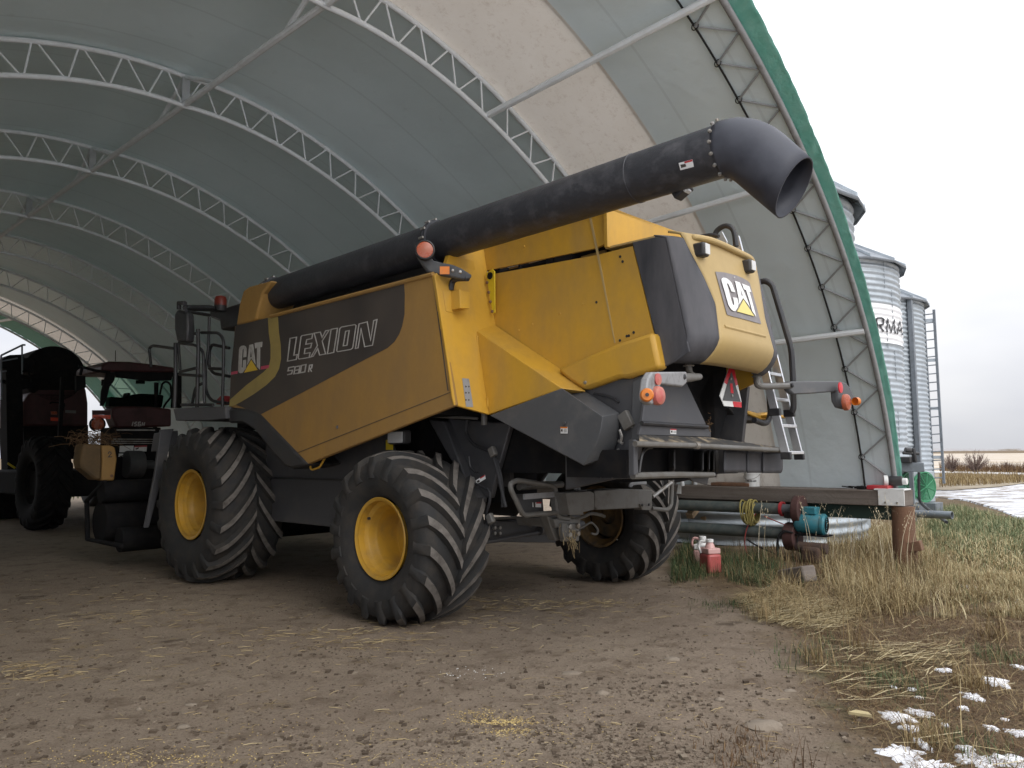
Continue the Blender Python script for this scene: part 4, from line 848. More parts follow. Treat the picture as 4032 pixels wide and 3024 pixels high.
# cab, platform, rails, front ladder, header ------------------------------------------
def front():
    b=B(); b.bb((3.2,-.8,1.9),(4.45,.8,3.3)); b.build('cab',DARK,CB,bevel=.05)
    b=B(); P=[on_v(*q('h',x,y),-.85) for x,y in ((700,280),(850,285),(1000,235),(1000,470),(810,510),(800,420),(700,380))]; b.prism(P,(0,1.7,0)); b.build('cab_roof',BLK,CB,bevel=.03)
    b=B(); b.tube([on_v(*q('h',455,285),-1.9),on_v(*q('h',700,290),-1.3),on_v(*q('h',740,300),-.95)],[.035,.045,.05],8); b.tube([on_v(*q('h',465,320),-1.9),on_v(*q('h',700,360),-1.25)],.022,8); b.build('mirror_arm',BLK,CB)
    b=B(); b.prism([on_v(*q('h',x,y),-1.95) for x,y in ((345,350),(375,300),(465,330),(475,480),(465,630),(370,625),(345,500))],(.03,.12,0)); b.build('wing_mirror',BLK,CB,bevel=.03)
    b=B(); b.tube([on_v(*q('h',395,300),-1.92),on_v(*q('h',397,235),-1.92),on_v(*q('h',455,240),-1.92)],.03,8); b.build('mirror_bracket',BLK,CB)
    p=on_v(*q('h',812,265),-.95); bc=B().cyl(p-Vector((0,0,.08)),p+Vector((0,0,.02)),.085,18).build('beacon',BLK,CB); B().lathe([(.085,.0),(.085,.09),(.07,.13),(0,.15)],p,(0,0,1),20).build('beacon_lens',mat('beacon_red',(.20,.022,.01),.35),bc)
    # platform
    b=B(); P=[on_v(*q('h',x,y),-1.62) for x,y in ((335,1300),(520,1285),(860,1275),(865,1400),(700,1420),(360,1420))]; b.prism(P,(0,.7,0)); b.build('cab_platform',GREY,CB,bevel=.012)
    def rail(pts,v,r=.02,rd=.09): b=B(); b.tube(roundpath([on_v(*q('h',x,y),v) for x,y in pts],rd),r,8); b.build('handrail',BLK,CB)
    rail(((575,1290),(590,700),(585,500)),-1.55,.026)
    rail(((620,535),(790,535),(845,600),(840,900),(830,1290)),-1.5)
    rail(((575,540),(430,575),(390,640),(405,910)),-1.6)
    rail(((405,640),(560,660),(640,720),(650,1240)),-1.5)
    rail(((350,695),(130,665),(95,690),(115,880)),-1.75)
    rail(((360,640),(360,1000),(350,1290)),-1.75,.026)
    rail(((700,380),(690,700),(660,900),(665,1130),(720,1220),(890,1245)),-1.45)
    rail(((900,690),(730,655),(705,700),(695,880),(740,945),(905,975)),-1.4)
    rail(((405,930),(570,890)),-1.6); rail(((400,955),(630,970)),-1.55); rail(((700,895),(830,900)),-1.48)
    rail(((525,1270),(560,1080),(630,1045)),-1.5); rail(((420,1260),(740,1262)),-1.55)
    b=B(); p=on_v(*q('h',630,1248),-1.5); b.cyl(p-Vector((0,0,.03)),p+Vector((0,0,.03)),.04,12); b.build('rail_foot',STEEL,CB)
    # fire extinguisher red
    b=B(); P=[on_v(*q('h',x,y),-1.2) for x,y in ((750,1255),(770,1200),(800,1168),(830,1170),(845,1200),(860,1262))]; b.prism(P,(0,.14,0)); b.build('red_canister',REDB,CB,bevel=.03)
    # front entry ladder, folded
    b=B(); b.prism([on_v(*q('2',x,y),-1.8) for x,y in ((-200,1180),(-60,1165),(-110,1660),(-230,1700))],(0,.06,0))
    b2=B(); b2.prism([on_u(x,y,4.75) for x,y in ((347,928),(376,926),(356,1012),(322,1140),(312,1140),(335,1020))],(.05,0,0)); b2.prism([on_u(x,y,4.8) for x,y in ((352,935),(385,930),(385,975),(345,975))],(.3,0,0)); b2.build('entry_ladder',GREY,CB,bevel=.01)
    # pick-up header, raised
    hd=sub('pickup_header',CB,(6.2,0,1.2),RZ)
    b=B(); b.cyl((6.15,-1.95,.62),(6.15,1.95,.62),.30,20); b.cyl((5.55,-1.9,.40),(5.55,1.9,.40),.17,14); b.tube([(5.2,-1.98,.35),(6.5,-1.98,.35),(6.6,-1.98,.9),(5.9,-1.98,1.2)],.04,6); b.bb((4.4,-.55,1.0),(5.4,.55,1.8)); b.build('header_body',DARK,hd,bevel=.04)
    uu=5.9
    P=[on_u(*q('t',x,y),uu) for x,y in ((250,925),(335,925),(380,945),(400,1060),(372,1270),(245,1268),(255,1080))]
    sd=B().prism(P,(.25,-.0,0)).build('end_shield',YELD,hd,bevel=.02)
    P=[on_u(*q('t',x,y),uu+.01) for x,y in ((45,1080),(75,910),(250,912),(255,1080),(247,1266),(190,1260),(60,1150))]; B().prism(P,(.2,-.05,0)).build('shield_side',mat('dark_shield_yellow',(.13,.075,.022),.6,dirt=(.07,.05,.03),dscale=3,dlo=.35,dhi=.7),hd,bevel=.03)  # left side of the header box, a darker yellow than its front
    b=B()
    for qd in ribbon([(312,1008),(322,988),(338,990),(342,1005),(315,1038),(350,1036)],8): b.prism([on_u(*q('t',p.x,p.y),uu-.012) for p in qd],(.003,0,0))
    b.build('number_two',LETB,sd)
    b=B(); p=on_u(*q('t',345,1222),uu-.008); b.cyl(p,p+Vector((-.006,0,0)),.02,10); b.build('shield_bolt',RUST,sd)
    b=B()
    for k in range(260):
        x=random.gauss(170,110); y=random.gauss(850,35); p=on_u(*q('t',x,y),uu+random.uniform(0,.4)); d=Vector((random.gauss(0,.08),random.gauss(0,.1),random.gauss(0,.06))); b.tube([p,p+d*.5,p+d+Vector((0,0,-.03))],.003,4)
    b.build('wound_straw',GRED,hd)
    b=B(); b.cyl((6.0,-2.0,1.05),(6.0,1.9,1.05),.16,16); b.build('header_auger',DARK,hd)
front()
# ================================================================== FABRIC SHED
PC=[-0.0022,-0.6877,1.9536,-0.914,0.327,5.5284]; VC=-1.83; Z0=1.0
def prad(th):
    t=abs(th); r=0
    for c in PC: r=r*t+c
    return r
def prof(th,off=0):
    r=prad(th)-off; return VC+r*math.sin(th),Z0+r*math.cos(th)
TR=[-2.31,.75,4.03,7.44,10.8,14.15,17.5,20.9,24.3]
SH=thing('fabric_shed',(11,VC,0),'arched fabric storage shed with white steel trusses and green outer cover','shed',rz=RZ)
def sag(u):
    for a,b_ in zip(TR,TR[1:]):
        if a<=u<=b_: return math.sin(PI*(u-a)/(b_-a))**2
    return 0
def shed():
    ths=[math.radians(-90+180*i/100) for i in range(101)]
    us=[]
    for a,b_ in zip(TR,TR[1:]): us+=[a+(b_-a)*k/10 for k in range(10)]
    us.append(TR[-1]); us=sorted(us+[-.62,.80,20.7,22.6])
    def cover(u,th,o):
        w=.085*sag(u)*(1-abs(th)/PI*1.0)
        w+=.012*noise.noise(Vector((u*.9,th*6,3)))*math.cos(th)
        v,z=prof(th,-(.045+w)+o); return Vector((u,v,z))
    b=B(); n=len(ths)
    vs=[cover(u,t,0) for u in us for t in ths]; b.add(vs,[(i*n+j,(i+1)*n+j,(i+1)*n+j+1,i*n+j+1) for i in range(len(us)-1) for j in range(n-1) if not any(a<(us[i]+us[i+1])/2<c for a,c in ((-.62,.80),(20.7,22.6)))])
    b.build('lining',LIN,SH,smooth=60,recalc=True)
    b=B(); vs=[cover(u,t,-.03) for u in us for t in ths]; b.add(vs,[(i*n+j,(i+1)*n+j,(i+1)*n+j+1,i*n+j+1) for i in range(len(us)-1) for j in range(n-1) if not any(a<(us[i]+us[i+1])/2<c for a,c in ((-.62,.80),(20.7,22.6)))])
    b.build('outer_cover',GRNC,SH,smooth=60)
    for u0,u1 in ((-.66,.84),(20.66,22.64)):
        b=B(); m=[u0+(u1-u0)*k/8 for k in range(9)]; vs=[cover(u,t,.002) for u in m for t in ths]; b.add(vs,[(i*n+j,(i+1)*n+j,(i+1)*n+j+1,i*n+j+1) for i in range(8) for j in range(n-1)])
        b.build('stained_panel',BEI,SH,smooth=60)
    b=B(); m=[22.95+1.3*k/6 for k in range(7)]; vs=[cover(u,t,.012) for u in m for t in ths]; b.add(vs,[(i*n+j,(i+1)*n+j,(i+1)*n+j+1,i*n+j+1) for i in range(6) for j in range(n-1)]); b.build('green_end_lining',GRNC,SH,smooth=60)
    # hem flaps of the green cover at both ends
    for ue,sg in ((TR[0],-1),(TR[-1],1)):
        b=B(); nt=520; rows=8; vs=[]
        for i in range(nt+1):
            th=math.radians(-90+180*i/nt); wd=.235-.145*max(0,(math.degrees(abs(th))-25)/65)+.02*noise.noise(Vector((th*9,1,0)))
            for j in range(rows+1):
                t=j/rows; rip=.007*t*math.sin(th*150+3*noise.noise(Vector((th*20,t,5)))+t*4)+.012*noise.noise(Vector((th*45,t*3,1)))*t+.006*noise.noise(Vector((th*120,t*6,8)))*t
                v,z=prof(th,-.065+.12*t**2*0+rip-.03*t); vs.append(Vector((ue+sg*wd*t,v,z)))
        b.add(vs,[(i*(rows+1)+j,(i+1)*(rows+1)+j,(i+1)*(rows+1)+j+1,i*(rows+1)+j+1) for i in range(nt) for j in range(rows)])
        b.build('green_hem',GRNC,SH,smooth=70,solid=.006)
    # hanging corner of the hem below the beam
    b=B(); P=[(TR[0]-.0,5.36,1.04),(TR[0]-.125,5.38,1.04),(TR[0]-.20,5.36,.93),(TR[0]-.15,5.38,.80),(TR[0]-.07,5.40,.70),(TR[0]-.0,5.38,.86)]; b.prism(P,(0,.012,0)); b.build('hem_corner',GRNC,SH)
    # trusses
    def arcpts(u,off,n=90,a0=-90,a1=90): return [Vector((u,)+prof(math.radians(a0+(a1-a0)*i/n),off)) for i in range(n+1)]
    for k,u in enumerate(TR):
        if k==0: continue
        tr=B().tube(arcpts(u,.0),.034,8).build('truss',TRUSS,SH,smooth=50)
        if k==len(TR)-1: continue
        B().tube(arcpts(u,.403),.034,8).build('inner_chord',TRUSS,tr,smooth=50)
        b=B(); m=34
        for i in range(m):
            t0=-88+176*i/m; t1=-88+176*(i+.42)/m; t2=-88+176*(i+.52)/m; t3=-88+176*(i+.94)/m
            A_=Vector((u,)+prof(math.radians(t0),.40)); Bq=Vector((u,)+prof(math.radians(t1),.0)); C_=Vector((u,)+prof(math.radians(t2),.0)); D_=Vector((u,)+prof(math.radians(t3),.40))
            b.tube([A_,Bq],.012,6); b.tube([C_,D_],.012,6)
        b.build('web_bracing',TRUSS,tr)
    # end arch: pipe, lacing rope and zigzag braces lying against the fabric
    b=B(); b.tube(arcpts(TR[0]-.02,.0),.036,10); ea=b.build('end_arch',GREYL,SH,smooth=50)
    B().tube(arcpts(-1.92,-.02),.013,6).build('lacing_rope',ROPE,ea)
    b=B(); b2=B(); m=34
    for i in range(m):
        t0=-89+178*i/m; t1=-89+178*(i+.5)/m; t2=-89+178*(i+1)/m
        A_=Vector((TR[0],)+prof(math.radians(t0),-.01)); Bq=Vector((-1.93,)+prof(math.radians(t1),-.01)); C_=Vector((TR[0],)+prof(math.radians(t2),-.01))
        b.tube([A_,Bq],.013,6); b.tube([Bq,C_],.013,6); b2.tube([Bq+Vector((.04*math.cos(a),0,.04*math.sin(a))) for a in [2*PI*j/10 for j in range(10)]],.006,5,closed=True)
    b.build('end_bracing',mat('shaded_grey_tube',(.30,.31,.31),.5),ea); b2.build('lacing_ring',ROPE,ea)
    # purlins: ridge with knee braces through all bays, three side struts in the end bays
    for a,c in zip(TR,TR[1:]):
        v,z=prof(0,.38); b=B(); b.tube([(a,v,z),(c,v,z)],.04,8)
        v0,z0=prof(0,.0)
        b.tube([(a,v,z0),(a+(c-a)*.25,v+.02,z+.03)],.03,8); b.tube([(c,v,z0),(c-(c-a)*.25,v+.02,z+.03)],.03,8)
        for e in (a,c): b.bb((e-.03,v-.05,z-.04),(e+.03,v+.05,z0))
        b.build('ridge_strut',TRUSS,SH)
    for a,c in ((TR[0],TR[1]),(TR[-2],TR[-1])):
        for t in (26.3,51,71.5,-26.3,-51,-71.5):
            v,z=prof(math.radians(t),.38 if c==TR[1] else .02); v1,z1=prof(math.radians(t),.02 if a==TR[0] else .38)
            b=B(); b.tube([(a,v1,z1),(c,v,z)],.042,8); b.build('side_strut',TRUSS,SH)
    # timber sill, steel channel, posts, bracket
    for s in (1,-1):
        vv=lambda v: v if s>0 else 2*VC-v
        b=B(); b.bb((-2.52,vv(5.0),.79),(6.2,vv(5.42),1.0)); b.bb((6.21,vv(5.0),.79),(15,vv(5.42),1.0)); b.bb((15.01,vv(5.0),.79),(24.6,vv(5.42),1.0)); b.build('timber_beam',WOOD,SH,bevel=.012)
        b=B(); b.bb((-.72,vv(5.06),.675),(24.5,vv(5.16),.786)); b.build('lower_timber',WOOD,SH,bevel=.01)
        b=B(); b.bb((-2.42,vv(5.10),.60),(-.73,vv(5.40),.786)); b.build('steel_channel',GRNK,SH,bevel=.01)
        for k,u in enumerate([-2.47,1.7,4.05,7.44,10.8,14.15,17.5,20.9,24.3]):
            b=B(); b.tube([(u,vv(5.12),-.1),(u+.01,vv(5.12),.4),(u,vv(5.12),.788)],[.155,.142,.140] if k==0 else [.12,.12,.12],18); b.build('post',RUST if k==0 else WOOD,SH,smooth=50)
        b=B(); b.bb((-2.53,vv(4.985),.80),(-2.20,vv(5.0),1.02)); b.bb((-2.53,vv(4.985),1.0),(-2.15,vv(5.3),1.02)); br=b.build('sill_bracket',WHITE,SH,bevel=.004)
        b=B()
        for u in (-2.44,-2.29): b.cyl((u,vv(4.985),.84),(u,vv(4.97) if s>0 else vv(4.97),.84),.014,8)
        b.build('bracket_bolt',STEEL,br)
    # small end plates of the other truss on the sill
    b=B(); b.prism([on_v(*q('d',x,y),4.98) for x,y in ((680,742),(718,744),(718,872),(658,870))],(0,.01,0)); b.build('sill_bracket',WHITE,SH)
    b=B(); b.prism([on_v(*q('d',x,y),5.0) for x,y in ((430,650),(570,650),(655,645),(650,740),(470,790),(440,740))],(0,.01,0)); b.build('sill_plate',GREYL,SH)
    # piece of wood bolted to the near post
    b=B(); p=on_v(*q('g',440,1250),5.05); b.box(p,(.25,.12,.13),M=Matrix.Rotation(.2,3,'Y')); b.build('post_block',RUST,SH,bevel=.01)
shed()
# ------------------------------------------------------------------ things on and under the sill
def sillthings():
    p=on_v(1627,1050,5.2); z=1.003; u=p[0]; c=(u,5.18,z)
    bk=thing('bucket',c,'white plastic bucket with lid standing on the timber sill','bucket')
    b=B(); b.lathe([(0,0),(.105,0),(.118,.19),(.13,.192),(.13,.21),(.12,.212)],c,(0,0,1),28); bo=b.build('pail',WHITE,bk,smooth=40)
    b=B(); b.lathe([(.12,.20),(.133,.21),(.133,.235),(.118,.245),(.11,.237),(0,.237)],c,(0,0,1),28); b.build('lid',WHITE,bk,smooth=40)
    b=B()
    for k,(t0,t1) in enumerate(((.1,.3),(.35,.5),(.55,.75))):
        pts=[Vector((c[0]+.117*math.cos(a),c[1]+.117*math.sin(a),c[2]+.085)) for a in [math.radians(205+ (110)*(t0+(t1-t0)*j/5)) for j in range(6)]]; b.tube(pts,.008,5)
    b.build('bucket_print',LETB,bo)
    b=B(); b.tube(smoothpath([Vector((c[0]+.126*math.cos(a),c[1]+.126*math.sin(a),c[2]+.20-.09*math.sin((a-PI*.95)/(PI*1.1)*PI))) for a in [PI*.95+PI*1.1*j/8 for j in range(9)]]),.004,5); b.build('handle',STEEL,bk)
    p=on_v(1582,1050,5.15); tag(B().bb((p[0]-.32,5.05,1.002),(p[0]+.32,5.3,1.055)).build('steel_plate',RUST,bevel=.01),'flat rusty red steel plate lying on the sill left of the bucket','plate')
    # red tray and black-white lamp by the bracket
    a=on_v(*q('e',1070,1060),5.1); c=on_v(*q('e',1245,1060),5.1)
    t=thing('tray',((a[0]+c[0])/2,5.15,1.003),'red tool tray on the sill beside the end bracket','tray')
    b=B(); b.bb((a[0],5.05,1.003),(c[0],5.3,1.06)); b.build('tray_body',REDB,t,bevel=.008); b=B(); b.bb((a[0]+.02,5.02,1.003),(a[0]+.12,5.05,1.05)); b.build('tray_handle',DARK,t)
    p=on_v(*q('e',1250,1035),5.22); w=thing('electric_motor',(p[0],5.22,1.07),'small white and black motor lying on the red tray','motor')
    b=B(); b.cyl((p[0]+.07,5.2,1.12),(p[0]+.02,5.22,1.12),.075,20); b.build('motor_end',WHITE,w,bevel=.006); b=B(); b.cyl((p[0]+.02,5.22,1.12),(p[0]-.16,5.24,1.12),.066,20); b.build('motor_body',BLK,w,bevel=.006); b=B(); b.cyl((p[0]-.16,5.24,1.115),(p[0]-.22,5.24,1.115),.045,16); b.build('motor_cap',WHITE,w,bevel=.006)
    b=B()
    for k in range(9): x=random.uniform(860,1060); p=on_v(*q('e',x,1062),5.1); p.z=1.012+random.uniform(0,.02); b.tube([p,p+Vector((random.uniform(-.2,.2),random.uniform(-.05,.08),random.uniform(-.004,.03)))],.009,5)
    tag(b.build('iron_scraps',DARK),'loose dark iron rods and scraps lying on the sill','scrap',kind='stuff')
    # two grain auger tubes under the shed edge with belt drives
    va=4.86
    for nm,A_,Bq,r,lab in (('grain_auger',(1330,1085.5),(1690,1099.5),.082,'grey green grain auger tube under the sill, upper of the two'),('grain_auger',(1330,1131),(1700,1152),.088,'grey green grain auger tube near the grass, lower of the two')):
        P0=on_v(*A_,va); P1=on_v(*Bq,va); d=(P1-P0).normalized(); g=thing(nm,tuple(P0),lab,'grain auger','auger tubes running under the shed edge')
        b=B(); b.tube([P0,P1],r,20); b.build('tube',TEAL,g,smooth=40)
        if A_[1]<1100:
            B().lathe([(r,-.02),(r+.025,-.02),(r+.025,.02),(r,.02)],P1,d,20).build('red_clamp',REDB,g)
            E1=on_v(*q('7',1000,612),va); B().tube([P1,E1],.07,18).build('outlet_tube',GALVD,g,smooth=40)
            b=B(); b.cyl(on_v(*q('7',970,630),va)+Vector((0,-.02,0)),on_v(*q('7',968,682),va)+Vector((0,-.02,0)),.085,14); b.build('discharge',BLK,g)
            C_=on_v(*q('7',1040,622),va); B().cyl(C_+d*-.06,C_+d*.05,.21,26).build('belt_guard',mat('rust_red_guard',(.075,.032,.028),.75,dirt=(.05,.03,.025),dscale=9),g,bevel=.012)
        else:
            C_=on_v(*q('7',1005,830),va); B().cyl(C_+d*-.12,C_+d*.04,.2,26).build('belt_guard',MATS['rust_red_guard'],g,bevel=.012)
            b=B(); b.tube([P1,C_],.06,14); b.build('end_tube',GALVD,g)
            b=B(); b.tube([on_v(*q('7',1010,680),va-.05),on_v(*q('7',1000,750),va-.05)],.015,6); b.tube([on_v(*q('7',1025,690),va-.05),on_v(*q('7',1030,760),va-.05)],.015,6); b.build('drive_belt',HOSE,g)
            b=B()
            for k in range(5):
                o=random.uniform(-20,20); b.tube(smoothpath([on_v(*q('7',x+o*.7,y),va-.12-.02*k) for x,y in ((985,800),(915,790+o),(870,840),(862,930),(870,990))]),.012,6)
            for x0 in (890,1045): b.tube(smoothpath([on_v(*q('7',x,y),va-.1) for x,y in ((x0,790),(x0-25,860),(x0+5,960),(x0+40,1010))]),.011,6)
            b.build('power_cable',HOSE,g)
    # blue motor
    p=on_v(*q('7',1130,725),va); d=Vector((-.9,.1,-.05)).normalized()
    m=thing('electric_motor',tuple(p-Vector((0,0,.16))),'turquoise blue electric motor hanging beside the auger pulleys','motor')
    a=p-d*.22; c=p+d*.2; b=B(); b.lathe([(0,0),(.09,0),(.135,.03),(.145,.06),(.145,.34),(.135,.36),(.15,.365),(.15,.40),(.13,.425),(0,.43)],a,d,28); mb=b.build('motor_body',BLUE,m,smooth=30)
    b=B(); b.bb((p[0]-.10,p[1]-.09,p[2]+.13),(p[0]+.10,p[1]+.09,p[2]+.23)); b.build('terminal_box',BLUE,m,bevel=.012)
    b=B(); b.bb((p[0]-.25,p[1]-.12,p[2]-.17),(p[0]+.2,p[1]+.12,p[2]-.15)); b.build('motor_foot',DARK,m)
    b=B()
    for r_ in (.03,.06,.09): b.lathe([(r_,.428),(r_+.012,.436),(r_+.012,.428)],a,d,24)
    b.build('vent_slots',DARK,mb)
    # coil of yellow cord on the upper tube
    cc=on_v(*q('7',665,620),va); b=B()
    for k in range(12):
        rr=.15+.03*random.random(); ox=random.gauss(0,.05); sl=random.gauss(0,.25); oz=random.gauss(-.03,.015); pts=[cc+Vector((ox+sl*rr*math.sin(a)*.5,-.115*math.cos(a)-.02,rr*math.sin(a)+oz)) for a in [2*PI*j/20 for j in range(20)]]; b.tube(pts,.012,6,closed=True)
    for k in range(4): b.tube(smoothpath([cc+Vector((.05*k-.08,-.13,-.05)),cc+Vector((.03*k-.05,-.14,-.17)),cc+Vector((.05-.03*k,-.13,-.2))]),.011,5)
    tag(b.build('rope_coil',YROP,origin=W(cc)),'coil of yellow cord hung over the upper grain auger','rope')
    b=B(); b.tube(smoothpath([on_v(*q('7',x,y),va-.1) for x,y in ((690,650),(640,720),(612,800),(605,880),(620,960))]),.008,5); b.tube([on_v(*q('7',760,670),va-.1),on_v(*q('7',940,745),va-.1),on_v(*q('7',1000,770),va-.1)],.008,5); tag(b.build('extension_cord',REDH),'thin red extension cord hanging from the augers into the grass','cord')
    b=B(); b.tube(smoothpath([on_v(*q('7',x,y),va-.12) for x,y in ((620,850),(680,890),(760,930),(850,970),(930,1000))]),.013,6); tag(b.build('hose',HOSE),'black hose lying over the grass below the lower auger','hose')
    # red jugs
    for x,y,k,lab in ((1535,1237,1.,'red plastic jug with a white cap and handle in the grass'),(1519,1232,.98,'pale pink jug mostly hidden behind the red jug')):
        g=on_z(x,y,0); 
        if lab.startswith('pale'): g=g+Vector((.12,.22,0))
        c=tuple(g); j=thing('jug',c,lab,'jug'); s=.98*k
        m=mat('red_jug_plastic',(.42,.085,.075),.4,dirt=(.30,.07,.065)) if k==1 else mat('pale_jug_plastic',(.55,.33,.30),.4)
        M_=Matrix.Rotation(.5 if k==1 else -.3,3,'Z'); b=B(); b.box((c[0],c[1],.125*s),(.235*s,.20*s,.25*s),M=M_); jb=b.build('jug_body',m,j,bevel=.03)
        b=B(); b.box((c[0],c[1],.285*s),(.22*s,.185*s,.075*s),M=M_); b.lathe([(.07*s,.31*s),(.055*s,.36*s),(.045*s,.37*s),(.045*s,.40*s)],c,(0,0,1),20); b.build('jug_shoulder',mat('pale_jug_shoulder',(.60,.36,.33),.4) if k==1 else WHITE,j,bevel=.02)
        b=B(); b.lathe([(.05*s,.395*s),(.05*s,.43*s),(0,.432*s)],c,(0,0,1),18); b.build('cap',WHITE,j,smooth=40)
        b=B(); b.tube(smoothpath([(c[0]+.04,c[1]-.02,.39*s),(c[0]+.10,c[1]-.05,.40*s),(c[0]+.125,c[1]-.06,.33*s),(c[0]+.10,c[1]-.045,.25*s)]),.017,8); b.build('handle',m if k!=1 else WHITE,j,smooth=60)
    # rusty machine block and lumps in the weeds
    p=on_z(1757,1215,0); t=thing('gearbox',(p[0],p[1],0),'rusty brown gearbox standing in the weeds under the motor','gearbox')
    b=B(); b.bb((p[0]-.14,p[1]-.12,0),(p[0]+.14,p[1]+.12,.22)); b.build('housing',RUSD,t,bevel=.05); b=B(); b.cyl((p[0]-.2,p[1],.20),(p[0]+.2,p[1],.20),.075,16); b.build('shaft_hub',RUSD,t,bevel=.01)
    p=on_z(1722,1262,0); b=B(); b.box((p[0],p[1],.10),(.42,.2,.18),M=Matrix.Rotation(.4,3,'Z')@Matrix.Rotation(.25,3,'Y')); tag(b.build('wood_block',WOOD,bevel=.02),'broken weathered wood block lying in the dry grass','wood')
    p=on_v(1506,1135,5.5); b=B(); b.box((p[0],p[1],.62),(.12,.55,.1),M=Matrix.Rotation(.5,3,'X')); b.bb((p[0]-.05,p[1]+.2,.0),(p[0]+.05,p[1]+.34,.55)); tag(b.build('timber_brace',WOODL,bevel=.006),'short light timber brace on a post behind the right rear wheel','timber')
sillthings()
